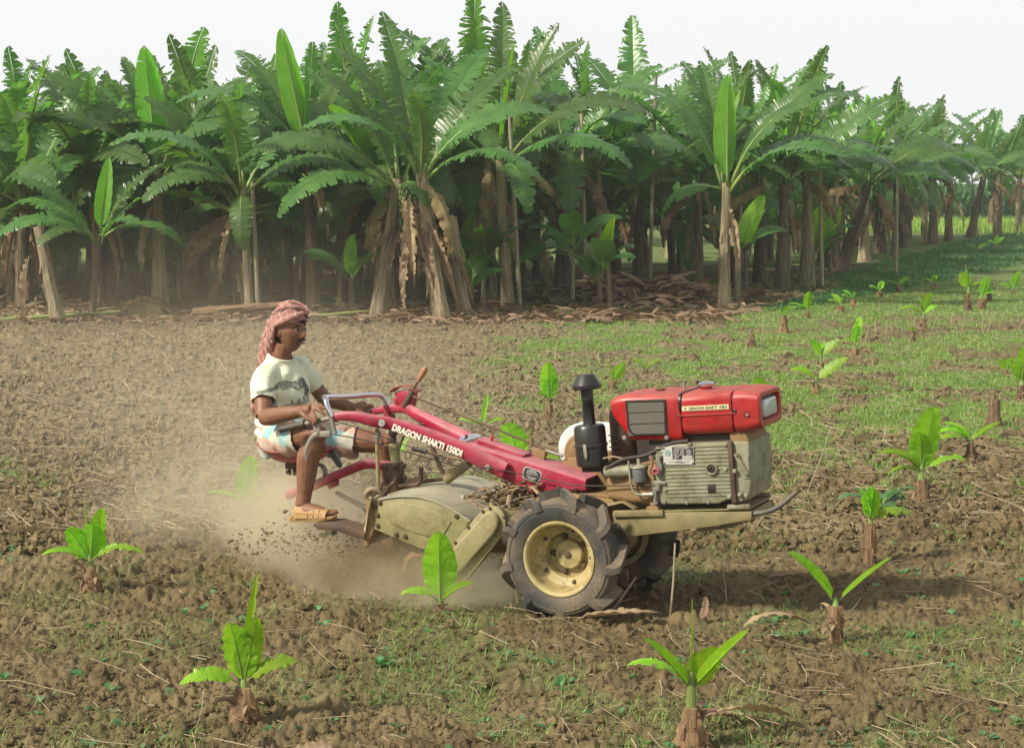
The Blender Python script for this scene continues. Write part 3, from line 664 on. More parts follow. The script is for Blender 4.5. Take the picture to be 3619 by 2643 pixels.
# stays and hitch gear between bars and tiller
bar([(-1.06, -.242, .662), (-1.07, -.245, .56), (-1.082, -.25, .355)], .011, 'handlebar_stay', M['frame'], 1, 8)
bar([(-1.055, -.245, .645), (-1.065, -.245, .60)], .017, 'stay_clip', M['steel'], 1, 8)
bar(smooth_path([(-1.005, .2, .63), (-1.002, .2, .585), (-.924, .2, .349)], 4), .012, 'handlebar_stay', M['iron'], 1, 8)
bar([(-1.07, .15, .504), (-.985, .15, .482)], .014, 'depth_lever_grip', M['grip'], 1, 8)
bar([(-.985, .15, .482), (-.80, .12, .434)], .006, 'depth_lever', M['iron'], 1, 8)
bar([(-.665, 0, .436), (-.81, 0, .346)], .027, 'hitch_cylinder', M['frame'], 1, 14)
bar([(-.80, .01, .352), (-1.10, .0, .330)], .011, 'hitch_rod', M['iron'], 1, 8)
hk = bar(smooth_path([(-.935, -.03, .422), (-.942, -.03, .36), (-.958, -.03, .335), (-.985, -.03, .328), (-1.08, -.03, .324)], 4), .012, 'hitch_hook', M['iron'], 1, 8)
bar([(-.955, -.03, .392), (-.915, -.03, .390)], .004, 'hook_pin', M['iron'], 1, 6, hk)
bar(smooth_path([(-1.06, -.02, .53), (-1.02, -.02, .60), (-.96, -.0, .64), (-.92, .02, .645)], 4), .008, 'curved_hose', M['iron'], 1, 8)
# --- seat arm, post, seat
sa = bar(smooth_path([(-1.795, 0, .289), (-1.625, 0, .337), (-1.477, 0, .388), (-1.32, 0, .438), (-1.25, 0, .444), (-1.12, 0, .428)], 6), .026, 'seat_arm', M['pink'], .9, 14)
b = B(); b.prism([(-1.53, .345), (-1.465, .365), (-1.47, .335), (-1.515, .318)], -.02, .02); b.build('arm_lug', M['darkred'], sa, .003)
b = B(); b.lathe([(.024, -.14), (.026, -.0), (.030, .07), (.033, .072), (.033, .10)], (-1.10, 0, .45), 'z', 16, True); b.build('depth_screw_post', M['khaki'], TR)
b = B(); b.lathe([(.012, .10), (.014, .14), (.022, .146), (.026, .162), (.020, .178), (.004, .184)], (-1.098, 0, .45), 'z', 14, True); b.build('post_knob', M['black'], TR)
b = B(); b.box(-1.165, -1.075, -.042, .042, .33, .45); cl = b.build('post_clamp', M['iron'], TR, .005)
b = bolts(B(), [(-1.145, .43), (-1.09, .43), (-1.145, .36), (-1.09, .36)], -.043, .012, .012); b.tube([(-1.06, .0, .43), (-1.045, 0, .43)], .014, 6).tube([(-1.065, 0, .365), (-1.048, 0, .365)], .014, 6); b.build_each('clamp_bolt', M['iron'], cl)
bar([(-1.12, 0, .35), (-1.08, 0, .2)], .04, 'post_base', M['mudbrown'], .8, 12)
# seat: a pressed steel pan
def seat():
    V = []; F_ = []; n, mm = 36, 10
    for side in (0, 1):
        for j in range(mm + 1):
            t = j / mm
            for i in range(n):
                a = 2 * pi * i / n; rx = .215 if cos(a) < 0 else .205
                x = -1.70 + rx * t * cos(a); yy = .205 * t * sin(a); z = .478 + .075 * t ** 3.2 + .06 * (t * max(0, -cos(a))) ** 2.2 - .02 * (t * max(0, cos(a))) - side * .006
                V.append((x, yy, z + DZ))
        for j in range(mm):
            for i in range(n): F_.append((side * (mm + 1) * n + j * n + i, side * (mm + 1) * n + j * n + (i + 1) % n, side * (mm + 1) * n + (j + 1) * n + (i + 1) % n, side * (mm + 1) * n + (j + 1) * n + i))
    k = (mm + 1) * n
    for i in range(n): F_.append((mm * n + i, mm * n + (i + 1) % n, k + mm * n + (i + 1) % n, k + mm * n + i))
    return npobj('seat', V, F_, M['red'], TR)
st = seat()
rim_path = [(-1.70 + (.215 if cos(a) < 0 else .205) * cos(a), .205 * sin(a), .553 + .06 * max(0, -cos(a)) ** 2.2 - .02 * max(0, cos(a))) for a in np.linspace(0, 2 * pi, 37)]
bar(rim_path, .007, 'seat_rim', M['darkred'], 1, 8, st)
b = B(); b.box(-1.76, -1.69, -.05, .05, .440, .472); b.box(-1.735, -1.70, -.02, .02, .40, .45); b = bolts(b, [(-1.745, .425), (-1.70, .43)], -.05, .012, .014); b.tube([(-1.745, -.03, .44), (-1.745, -.03, .405)], .009, 6).tube([(-1.70, -.03, .44), (-1.70, -.03, .41)], .009, 6); b.build('seat_bracket', M['iron'], st, .002)
sp = smooth_path([(-1.72, 0, .452), (-1.60, 0, .458), (-1.552, 0, .440), (-1.540, 0, .405), (-1.556, 0, .370), (-1.60, 0, .352), (-1.66, 0, .348)], 6)
bar(sp, .006, 'seat_spring', M['steel'], 4.5, 10, st)
bar([(-1.54, .1, .28), (-1.33, .1, .176)], .014, 'prop_tube', M['steel'], 1, 12)
# --- rotary tiller: side panels, curved top, chain case
side_p = [(-1.078, .300), (-1.00, .302), (-.87, .304), (-.80, .298), (-.73, .279), (-.627, .238), (-.535, .180), (-.60, .06), (-.684, .028), (-.826, .042), (-.964, .098), (-1.084, .147)]
b = B(); b.prism(side_p, -.335, -.327); pan = b.build('tiller_side_panel', M['khaki'], TR, .002)
B().prism(side_p, .327, .335).build('tiller_side_panel', M['khaki'], TR, .002)
emb = [(-1.00, .262), (-.985, .278), (-.90, .280), (-.80, .262), (-.68, .215), (-.63, .175), (-.70, .085), (-.86, .125), (-.985, .175)]
b = B(); b.prism(emb, -.341, -.333); b.build('pressed_panel', M['khaki'], pan, .005, 3)
b = bolts(B(), [(-1.035, .285), (-1.055, .22), (-1.06, .165), (-.955, .115), (-.905, .105), (-.60, .205), (-1.065, .265)], -.336, .013, .010); b.build_each('panel_bolt', M['iron'], pan)
topc = [(-1.078, .302), (-1.00, .315), (-.93, .321), (-.87, .3215), (-.80, .315), (-.73, .296), (-.68, .275), (-.627, .250), (-.58, .222), (-.525, .18)]
b = B(); pr = topc + [(x, z - .010) for x, z in topc[::-1]]
n = len(topc); V = [(x, y, z) for y in (-.342, .342) for x, z in topc] + [(x, y, z - .012) for y in (-.342, .342) for x, z in topc]
F_ = [(i, i + 1, n + i + 1, n + i) for i in range(n - 1)] + [(2 * n + i, 3 * n + i, 3 * n + i + 1, 2 * n + i + 1) for i in range(n - 1)] + [(i, 2 * n + i, 2 * n + i + 1, i + 1) for i in range(n - 1)] + [(n + i, n + i + 1, 3 * n + i + 1, 3 * n + i) for i in range(n - 1)] + [(0, n, 3 * n, 2 * n), (n - 1, 3 * n - 1, 4 * n - 1, 2 * n - 1)]
M['cover'] = paint('scratched_tiller_cover', (.36, .36, .27), .42, .45, dark=(.25, .24, .15), scale=5, dust_col=(.40, .34, .22))
b.add(V, F_); tc_ = b.build('tiller_cover', M['cover'], TR)
bar([(-.66, -.13, .272), (-.60, .12, .244)], .010, 'cover_rib', M['cover'], 1, 8, tc_)
b = B(); b.prism([(-1.10, .345), (-1.08, .30), (-1.086, .14), (-1.13, .06), (-1.155, .055), (-1.125, .16), (-1.115, .28)], -.34, .30); b.build('rear_apron', M['mudbrown'], TR, .004)
# ragged sacking tied at the rear corner
b = B(); b.loft([[(-1.055 - .02 * k - .0 * q, -.36 - .012 * sin(q * 3 + k), .345 - .062 * k) if q < 2 else (-1.105 - .016 * k, -.30 - .02 * sin(k * 2 + q), .335 - .062 * k) for q in range(4)] for k in range(5)]); b.build('sacking', M['straw'], TR)
bar(smooth_path([(-1.075, -.33, .30), (-1.10, -.36, .33), (-1.06, -.36, .36), (-1.03, -.33, .33), (-1.075, -.35, .31), (-1.10, -.33, .36)], 5), .012, 'knotted_rope', M['straw'], 1, 8)
bar([(-1.06, -.33, .30), (-1.005, -.33, .395)], .010, 'bracket_arm', M['iron'], .6, 8); bar(smooth_path([(-1.04, -.30, .30), (-1.0, -.29, .345), (-.975, -.29, .375), (-.96, -.29, .38)], 4), .010, 'bracket_arm', M['iron'], 1, 8)
cc = [(-.672, .016), (-.690, -.07), (-.700, -.125), (-.66, -.152), (-.60, -.14), (-.548, -.108), (-.352, .091), (-.318, .135), (-.309, .185), (-.320, .222), (-.345, .247), (-.391, .257), (-.430, .245)]
b = B(); b.prism(cc, -.375, -.335); ch = b.build('chain_case', M['khaki'], TR, .004)
ci = [(-.655, .005), (-.668, -.06), (-.665, -.092), (-.635, -.105), (-.585, -.085), (-.367, .118), (-.340, .160), (-.338, .195), (-.352, .222), (-.378, .236), (-.405, .230)]
B().prism(ci, -.405, -.370).build('chain_cover', M['khaki'], ch, .022, 5)
bolts(B(), [(-.39, .247), (-.43, .232), (-.52, .155), (-.60, .075), (-.33, .12), (-.315, .20)], -.376, .009, .007).build_each('case_bolt', M['iron'], ch)
bar([(-.36, -.33, .17), (-.30, -.2, .15), (-.25, -.08, .14)], .06, 'drive_tube', M['khaki'], 1, 16)
# rotor with curved tines
b = B(); b.tube([(-.78, -.33, -.06), (-.78, .33, -.06)], .035, 12); ro = b.build('rotor_shaft', M['mudbrown'], TR)
for k in range(14):
    yy = -.29 + .58 * k / 13; a = k * 2.4; p = []
    for t in np.linspace(0, 1, 6):
        r = .03 + .19 * t; aa = a + .9 * t * t; p.append((-.78 + r * cos(aa), yy + (.05 * max(0, t - .6)) * (1 if k % 2 else -1), -.06 + r * sin(aa)))
    bar(p, interp([.02, .018, .012], 6), 'tine', M['mudbrown'], .4, 6, ro)
b = B(); fo = [(-1.455, .176), (-1.43, .188), (-1.33, .186), (-1.25, .165), (-1.12, .115), (-1.12, .085), (-1.20, .098), (-1.30, .135), (-1.43, .150)]
b.prism(fo, -.33, -.20); b.build('footboard', M['iron'], TR, .006)
B().prism(fo, .20, .33).build('footboard', M['iron'], TR, .006)
b = B(); b.lathe([(.085, -.05), (.098, -.04), (.10, 0), (.098, .04), (.085, .05)], (-1.22, .0, .035), 'y', 28); b.lathe([(.001, -.03), (.06, -.035), (.087, -.03)], (-1.22, 0, .035), 'y', 28); b.build('tail_wheel', M['mudbrown'], TR)
# --- engine bed
b = B(); fr = [(.19, .176), (.46, .176), (.910, .169), (.905, .130), (.70, .100), (.46, .076), (.213, .052), (.20, .12)]
b.prism(fr, -.19, -.175); b.prism(fr, .175, .19); b.box(.88, .905, -.175, .175, .125, .165); b.box(.20, .22, -.175, .175, .06, .17)
bed = b.build('engine_bed', M['frame'], TR, .003)
b = B(); b.box(.2, .90, -.186, .186, .1775, .1835); b.box(.2, .461, -.205, -.174, .160, .1895); b.build('bed_plate', M['frame'], bed, .002)
b = B(); b.loft([[(x, -.19, z), (x, -.08, z + .004), (x, -.08, z - .004), (x, -.19, z - .008)] for x, z in ((.10, .20), (.125, .212), (.25, .234), (.305, .200), (.31, .194))]); b.build('mud_shield', M['frame'], bed, .003)
b = B(); b.prism([(.58, .118), (.85, .155), (.87, .118), (.80, .085), (.62, .066)], -.15, .15); b.build('counterweight', M['frame'], bed, .006)
bar([(.72, -.178, .098), (.80, -.178, .125)], .010, 'bed_rod', M['iron'], 1, 8, bed)
bar(smooth_path([(.90, -.165, .154), (.955, -.16, .158), (1.0, -.145, .168), (1.05, -.125, .195), (1.112, -.10, .245)], 5), interp([.013, .013, .013, .012, .011], 21), 'front_handle', M['darksteel'], 1, 12)
b = B(); b.box(.375, .440, -.20, -.16, .184, .206); b.box(.395, .432, -.195, -.16, .206, .226); b.lathe([(.012, 0), (.012, .03)], (.412, -.18, .225), 'z', 6, True); b.build_each('engine_foot', M['mudbrown'], bed, .003)
b = B(); b.box(.79, .90, -.195, -.165, .1845, .205); b.box(.79, .90, .165, .195, .1845, .205); b.build_each('engine_foot', M['engine'], bed, .003)
# --- engine
blk = [(.448, .500), (.56, .512), (.832, .512), (.832, .245), (.75, .212), (.456, .216), (.430, .262), (.442, .40)]
b = B(); b.prism(blk, -.20, .19); eng = b.build('engine_block', M['engine'], TR, .010, 3)
b = B()
for i in range(14):
    z = .495 - .0185 * i; b.box(.452 if z > .40 else .49, .822, -.2045, -.196, z - .0022, z + .0022)
b.build_each('casting_rib', M['engine'], eng, .001)
b = B(); b.prism([(.832, .512), (.922, .508), (.922, .33), (.902, .226), (.832, .21)], -.185, .19); b.build('front_casing', M['engine'], eng, .010, 3)
B().box(.819, .843, -.2065, -.18, .215, .515).build('rust_stripe', M['iron'], eng, .004)
b = B(); b.tube([(.86, -.195, .44), (.905, -.19, .35)], .013, 8).box(.885, .915, -.19, -.175, .33, .44); b = bolts(b, [(.86, .445), (.845, .37), (.862, .255), (.893, .25), (.80, .380), (.808, .245), (.81, .50), (.63, .507)], -.198, .012, .012)
b.build_each('casing_bolt', M['engine'], eng, .001)
b = bolts(B(), [(.475, .228), (.59, .2215), (.70, .2215), (.485, .285), (.45, .29)], -.199, .010, .010); b.build_each('block_bolt', M['steel'], eng)
b = B().lathe([(.020, -.006), (.026, -.012), (.031, -.006), (.031, .006), (.022, .0), (.018, .008)], (.733, -.205, .384), 'y', 24); b.build('crank_socket', M['engine'], eng)
B().lathe([(.001, -.002), (.009, -.002), (.010, -.008), (.017, -.006), (.019, 0)], (.733, -.204, .384), 'y', 18).build('socket_core', M['dark'], eng)
B().box(.703, .742, -.2075, -.196, .268, .312).build('oil_port', M['dark'], eng, .004)
b = B(); b.loft([[(.493, y, .501), (.650, y, .496), (.645, y, .411), (.489, y, .413)][::1] for y in (-.204, -.2075)]); ep = b.build('engine_plate', M['plate'], eng, .0)
b = B(); b.loft([[(.540, y, .4985), (.647, y, .4945), (.645, y, .436), (.538, y, .438)] for y in (-.207, -.2085)]); b.build('plate_black_field', M['plateblack'], ep)
b = B()
for i, (z, segs) in enumerate(((.490, ((.55, .625),)), (.480, ((.545, .575), (.582, .60), (.612, .635))), (.470, ((.545, .572), (.58, .60), (.61, .638))), (.460, ((.545, .565), (.572, .60), (.612, .632))), (.4505, ((.545, .572), (.588, .640))), (.4415, ((.545, .56), (.588, .640))))):
    for x0, x1 in segs: b.box(x0, x1, -.2095, -.208, z - (.0035 if x1 == .640 else .0018), z + (.0035 if x1 == .640 else .0018))
b.build_each('plate_line', M['plate'], ep)
b = B()
for z, x0, x1 in ((.430, .555, .585), (.4245, .515, .62), (.419, .55, .60)): b.box(x0, x1, -.2085, -.207, z - .001, z + .001)
b.build_each('plate_small_line', M['blackink'], ep)
emblem('plate_badge', (.515, -.2075, .470), .017, (0, -1, 0), (0, 0, 1), M['teal'], M['plate'], ep, .0008)
bolts(B(), [(.497, .494), (.643, .489), (.641, .417), (.495, .419)], -.207, .005, .003).build_each('plate_rivet', M['iron'], ep)
b = B().lathe([(.17, -.02), (.178, -.012), (.178, .025), (.165, .03), (.05, .03), (.001, .03)], (.635, .255, .375), 'y', 48); b.lathe([(.001, -.02), (.17, -.02)], (.635, .255, .375), 'y', 48); b.build('flywheel', M['cream'], eng)
# fuel filter, pipes and linkage left of the block
b = B().lathe([(.010, .115), (.010, .085), (.020, .082), (.040, .075), (.042, .070), (.036, .068)], (.358, -.20, .334), 'z', 20, True); b.build('filter_head', M['engine'], eng)
b = B().lathe([(.034, .0), (.036, .004), (.036, .068)], (.358, -.20, .334), 'z', 20, True); b.build('filter_can', M['greycan'], eng)
bar(smooth_path([(.31, -.215, .44), (.312, -.215, .33), (.325, -.215, .285), (.35, -.215, .272), (.43, -.215, .270)], 5), .0055, 'fuel_pipe', M['engine'], 1, 8, eng)
b = B(); b.tube([(.37, -.215, .270), (.425, -.215, .270)], .011, 6).tube([(.43, -.2, .295), (.43, -.2, .22)], .013, 8).tube([(.45, -.21, .33), (.44, -.21, .29)], .020, 8, .5).tube([(.44, -.215, .30), (.435, -.22, .245)], .006, 6).tube([(.43, -.21, .33), (.49, -.21, .322)], .009, 8, .5); b.build('pump_linkage', M['steel'], eng)
bar(smooth_path([(.475, -.215, .462), (.468, -.215, .43), (.475, -.215, .40), (.46, -.215, .36)], 4), .010, 'throttle_bracket', M['steel'], .6, 8, eng)
bar(smooth_path([(.425, -.21, .462), (.430, -.21, .42), (.412, -.21, .38), (.43, -.21, .345)], 4), .010, 'throttle_bracket', M['mudbrown'], .6, 8, eng)
B().lathe([(.001, -.004), (.008, -.006), (.012, -.02), (.019, -.018), (.021, 0), (.015, .008)], (.452, -.215, .386), 'y', 18).build('stop_knob', M['pinkcap'], eng)
b = B(); b.rrect([(.16, -.06, .09, .24, .36, .03, 0), (.30, -.06, .12, .22, .40, .03, 0), (.45, -.05, .14, .22, .42, .03, 0)]); b.build('cylinder_head', M['mudbrown'], eng)
b = B(); b.tube([(.17, -.18, .385), (.24, -.18, .385), (.33, -.17, .39)], [.03, .034, .034], 14); b.build('intake_elbow', M['engine'], eng)
for x in (.20, .25, .30): B().tube([(x, -.13, .26), (x, -.13, .36)], .024, 10).build('head_boss', M['mudbrown'], eng)
bar(smooth_path([(.18, -.2, .40), (.28, -.2, .445), (.40, -.2, .462), (.52, -.19, .512), (.62, -.19, .522)], 5), .011, 'hose', M['dark'], 1, 8, eng)
bar([(.17, -.2, .455), (.23, -.2, .462), (.28, -.2, .45)], .004, 'bent_wire', M['straw'], 1, 6, eng)
B().box(.40, .90, -.15, .15, .505, .545).build('engine_top', M['dark'], eng)
b = B(); b.prism([(.83, .505), (.92, .505), (.90, .56), (.82, .56)], -.17, .15); b.build('headlight_pillar', M['mudbrown'], eng, .004)
# --- hood, fuel tank, headlight housing
hd = MB((0, 0, DZ)).rrect([(.230, -.01, .185, .655, .742, .036, .1), (.256, -.01, .19, .60, .757, .036, .14), (.32, -.01, .191, .535, .763, .036, .02), (.585, -.01, .191, .522, .757, .036, 0), (.592, -.01, .188, .535, .755, .036, 0)]).build('hood', M['red'], TR)
b = B(); b.box(.318, .520, -.208, -.196, .562, .735); gr = b.build('grille', M['grille'], hd, .0)
gp = [(.318, .737), (.524, .731), (.518, .560), (.352, .562), (.330, .575), (.319, .60)]
gi = [(.326, .729), (.516, .723), (.510, .568), (.355, .570), (.338, .581), (.327, .604)]
b = B(); k = len(gp); V = [(x, y, z) for P in (gp, gi) for y in (-.196, -.2105) for x, z in P]
F_ = []
for i in range(k):
    j = (i + 1) % k; F_ += [(k + i, k + j, 3 * k + j, 3 * k + i), (i, j, k + j, k + i), (2 * k + i, 3 * k + i, 3 * k + j, 2 * k + j)]
b.add(V, F_); b.box(.325, .515, -.2095, -.2075, .674, .677); b.box(.325, .512, -.2095, -.2075, .618, .621); b.build('grille_frame', M['black'], gr)
b = bolts(B(), [(.295, .553), (.515, .545)], -.2015, .012, .008); b.build_each('hood_bolt', M['steel'], hd)
b = B(); b.rrect([(.262, -.01, .19, .5222, .545, .008, 0), (.55, -.01, .1915, .515, .545, .008, 0)])
tk = MB((0, 0, DZ)).rrect([(.598, -.01, .186, .556, .748, .045, 0), (.606, -.01, .192, .550, .754, .045, 0), (.845, -.01, .192, .549, .756, .045, 0), (.853, -.01, .188, .555, .752, .045, 0)]).build('fuel_tank', M['red'], TR)
MB((0, 0, DZ)).rrect([(.586, -.01, .1815, .565, .745, .04, 0), (.87, -.01, .1815, .565, .745, .04, 0)]).build('tank_core', M['black'], tk)
b = B(); b.box(.575, .875, -.2075, -.19, .6455, .6515); b.build('tank_seam', M['red'], tk, .002)
B().box(.570, .592, -.205, -.19, .648, .656).box(.862, .88, -.205, -.19, .648, .668).build_each('strap_clip', M['black'], tk, .002)
MB((0, 0, DZ)).rrect([(.588, -.01, .1955, .65, .759, .045, 0), (.600, -.01, .1955, .65, .759, .045, 0)], cap=True).build('tank_strap', M['black'], tk)
b = B(); b.lathe([(.030, -.01), (.030, .022)], (.670, .0, .752), 'z', 20, True); b.build('filler_neck', M['red'], tk)
b = B(); b.lathe([(.040, .018), (.041, .020), (.041, .032), (.034, .036), (.012, .044), (.002, .045)], (.670, .0, .752), 'z', 24, True); b.build('fuel_cap', M['chrome'], tk)
B().tube([(.556, .0, .75), (.556, 0, .775), (.556, 0, .80)], [.009, .0075, .008], 10).build('vent_pipe', M['steel'], hd)
B().lathe([(.022, 0), (.026, .004), (.024, .009), (.002, .010)], (.43, -.0, .7615), 'z', 16, True).build('radiator_cap', M['iron'], hd)
b = B(); b.box(.606, .842, -.2055, -.2005, .672, .6945); stk = b.build('name_sticker', M['stickerbg'], tk)
text_mesh('sticker_lettering', 'DRAGON SHAKTI 150DI', .0195, M['blackink'], stk, (.640, -.2055, .6765), (1, 0, 0), (0, 0, 1), .93, .0005, .001)
emblem('sticker_badge', (.622, -.2055, .6835), .008, (0, -1, 0), (0, 0, 1), M['emblem'], M['stickerbg'], stk, .0004)
hl = MB((0, 0, DZ)).rrect([(.860, -.01, .187, .556, .751, .045, 0), (.868, -.01, .193, .550, .756, .045, 0), (.93, -.01, .193, .556, .752, .042, 0), (.985, -.01, .191, .568, .742, .040, 0), (.994, -.01, .184, .575, .735, .036, 0), (.994, -.01, .155, .598, .718, .03, 0), (.970, -.01, .148, .604, .712, .028, 0)], cap=True).build('headlight_housing', M['red'], TR)
MB((0, 0, DZ)).rrect([(.971, -.01, .146, .606, .710, .028, 0), (.974, -.01, .146, .606, .710, .028, 0)]).build('reflector', M['dark'], hl)
MB((0, 0, DZ)).rrect([(.975, -.01, .118, .612, .700, .024, 0), (.990, -.01, .114, .615, .697, .024, 0), (.994, -.01, .10, .625, .688, .02, 0)]).build('headlight', M['lens'], hl)
b = B().lathe([(.001, .003), (.014, .002), (.016, -.0015), (.018, .0)], (.930, -.2035, .640), 'y', 18); b.build('bolt_recess', M['dark'], hl)
B().ball((.932, -.205, .637), .007, 10).build('recess_bolt', M['steel'], hl)
# --- air cleaner with its cap
acx, acy = .088, -.14
b = B(); b.lathe([(.01, .412), (.070, .412), (.080, .420), (.080, .508), (.085, .512), (.085, .522), (.080, .526), (.079, .605), (.070, .618), (.034, .624)], (acx, acy, 0), 'z', 32, True); ac = b.build('air_cleaner', M['black'], TR)
b = B(); b.lathe([(.033, .62), (.030, .64), (.029, .74), (.032, .745), (.031, .755), (.032, .80)], (acx + .002, acy, 0), 'z', 20, True); b.build('intake_pipe', M['black'], ac)
b = B(); b.lathe([(.030, .80), (.068, .798), (.074, .803), (.074, .820), (.071, .824), (.045, .868), (.040, .873), (.002, .875)], (acx + .004, acy, 0), 'z', 28, True); b.build('rain_cap', M['black'], ac)
b = B(); b.prism([(acx - .008, .53), (acx + .010, .53), (acx + .012, .47), (acx + .003, .452), (acx - .006, .47)], acy - .09, acy - .083); b.build('clip', M['steel'], ac, .002)
b = B(); b.box(acx - .06, acx + .07, acy, .06, .38, .414); b.build('cleaner_bracket', M['dark'], ac)
# exhaust, louvred cylinder and belt guard on the far side
b = B(); b.lathe([(.001, .10), (.05, .10), (.060, .085), (.064, .06), (.066, .055), (.066, -.19)], (.195, .04, .575), 'z', 24); ex = b.build('silencer', M['iron'], TR)
for i in range(8): B().box(.14, .19, -.025 - .002 * (i % 2), -.018, .545 - .03 * i, .551 - .03 * i).build('louvre', M['mudbrown'], ex)
b = B(); st_ = [(.60 + .12 * cos(a), .42 + .12 * sin(a)) for a in np.linspace(-pi / 2, pi / 2, 12)] + [(-.088 + .135 * cos(a), .462 + .135 * sin(a)) for a in np.linspace(pi / 2, 3 * pi / 2, 16)]
b.prism(st_, .16, .27); bgd = b.build('belt_guard', M['white'], TR, .012, 3)
b = B(); b.lathe([(.001, -.03), (.028, -.03), (.038, -.024), (.042, .0), (.042, .03)], (-.105, .135, .465), 'y', 24); b.lathe([(.018, .035), (.02, .07)], (-.09, .13, .475), 'z', 6, True); b.lathe([(.001, .0), (.104, .0), (.114, .012), (.114, .03)], (-.072, .14, .438), 'y', 28); b.build('guard_boss', M['mudbrown'], bgd)
b = B(); b.prism([(-.17, .42), (.12, .46), (.16, .25), (-.12, .25)], .06, .158); b.build('clutch_housing', M['mudbrown'], TR, .01)
# dry grass caught between tiller and body
b = MB(); r2 = random.Random(3)
for i in range(85):
    p = tp(-.42 + r2.uniform(-.09, .17), r2.uniform(-.28, .02), .262 + r2.uniform(-.03, .05)); a = r2.uniform(-1, 1); q = RT @ Vector((r2.uniform(-.1, .1), r2.uniform(-.12, .05), r2.uniform(-.03, .055)))
    b.tube(smooth_path([p - q * .6, p + Vector((0, 0, r2.uniform(.0, .03))), p + q], 2), r2.uniform(.002, .006), 4, 2.2)
tag(b.build('straw_clump', M['drygrass'], None), 'tangled clump of dry grass caught behind the near wheel of the tractor', 'straw clump')
# ------------------------------------------------------------------ the driver
PO = Vector((1.72, 0, DZ))
PR = empty('person', tp(-1.72, 0, -DZ), (0, PIT, YAW))
tag(PR, 'man in pale yellow T-shirt and red checked headcloth riding the tractor seat', 'person')
def PB(): return MB(PO)
def remesh(mb, name, m, parent, voxel, smooth=3, cut=None, solid=0, disp=None, fac=.5):
    me = mb.mesh('tmp', None); o = bpy.data.objects.new('tmp', me); C.objects.link(o)
    r = o.modifiers.new('r', 'REMESH'); r.mode = 'VOXEL'; r.voxel_size = voxel
    sm = o.modifiers.new('s', 'SMOOTH'); sm.iterations = smooth; sm.factor = fac
    bpy.context.view_layer.update(); me2 = bpy.data.meshes.new_from_object(o.evaluated_get(bpy.context.evaluated_depsgraph_get())); bpy.data.objects.remove(o)
    n = len(me2.vertices); co = np.empty(n * 3); me2.vertices.foreach_get('co', co); co = co.reshape(-1, 3) - np.array(PO)
    if disp is not None: co = disp(co); me2.vertices.foreach_set('co', (co + np.array(PO)).ravel().astype(np.float32)); me2.update()
    if cut is not None:
        kill = cut(co); bm = bmesh.new(); bm.from_mesh(me2); bm.verts.ensure_lookup_table()
        bmesh.ops.delete(bm, geom=[bm.verts[i] for i in np.nonzero(kill)[0]], context='VERTS'); bm.to_mesh(me2); bm.free()
    me2.polygons.foreach_set('use_smooth', [True] * len(me2.polygons)); me2.materials.clear(); me2.materials.append(m); me2.name = name
    ob = link(bpy.data.objects.new(name, me2), parent)
    if solid: q = ob.modifiers.new('t', 'SOLIDIFY'); q.thickness = solid; q.offset = -1
    return ob
def ell(mb, secs, yaw=0, n=24):
    """stack of horizontal ellipses: (x, y, z, half depth, half width, tilt of plane along x)"""
    c, s_ = cos(yaw), sin(yaw); rings = []
    for x, y, z, a, b_, tl in secs:
        ring = []
        for k in range(n):
            t = 2 * pi * k / n; p, q = a * cos(t), b_ * sin(t); ring.append((x + p * c - q * s_, y + p * s_ + q * c, z + tl * p))
        rings.append(ring)
    return mb.loft(rings)
def limb(mb, pts, rads, k=5, n=14, flat=1.): P = smooth_path(pts, k); return mb.tube(P, interp(rads, len(P)), n, flat)
TY = radians(-15)                                     # the chest turns a little to the near side
def tw(f, s_): return f * cos(TY) - s_ * sin(TY), f * sin(TY) + s_ * cos(TY)
shN, shF = tw(0, -.150), tw(0, .150)
SN = Vector((-1.737 + shN[0], shN[1], .968)); SF = Vector((-1.757 + shF[0], shF[1], .985))
EN = Vector((-1.725, -.275, .752)); WN = Vector((-1.462, -.335, .778)); EF = Vector((-1.665, .275, .79)); WF = Vector((-1.50, .325, .720))
HN, HF = Vector((-1.775, -.095, .605)), Vector((-1.765, .095, .605))
KN, KF = Vector((-1.437, -.235, .650)), Vector((-1.275, .215, .535)); AN, AF = Vector((-1.545, -.262, .272)), Vector((-1.26, .30, .17))
b = PB()
ell(b, [(-1.78, 0, .56, .09, .12, 0), (-1.78, 0, .62, .10, .135, 0), (-1.775, 0, .72, .095, .12, 0), (-1.765, 0, .85, .09, .125, 0), (-1.757, 0, .94, .078, .125, 0), (-1.75, 0, .995, .052, .085, 0)], TY)
limb(b, [(-1.765, 0, .96), (-1.755, -.003, 1.02), (-1.73, -.008, 1.085), (-1.705, -.012, 1.13)], [.075, .056, .052, .055])
limb(b, [SN, SN.lerp(EN, .35) + Vector((-.012, -.012, 0)), SN.lerp(EN, .7), EN], [.040, .046, .049, .045])
limb(b, [EN, EN.lerp(WN, .25) + Vector((0, 0, -.004)), EN.lerp(WN, .6), WN], [.045, .049, .042, .030])
limb(b, [SF, SF.lerp(EF, .4), EF], [.040, .044, .042]); limb(b, [EF, EF.lerp(WF, .3), WF], [.040, .041, .026])
limb(b, [HN, HN.lerp(KN, .45), HN.lerp(KN, .8), KN.lerp(HN, .03), KN + (KN - HN) * .05], [.085, .080, .066, .060, .040])
limb(b, [KN + Vector((-.004, 0, .03)), KN.lerp(AN, .10) + Vector((.006, 0, 0)), KN.lerp(AN, .32) + Vector((-.016, 0, 0)), KN.lerp(AN, .6) + Vector((-.008, 0, 0)), KN.lerp(AN, .85), AN], [.040, .056, .064, .053, .041, .039])
b.ball(KN + Vector((.014, 0, -.004)), .052, 14)
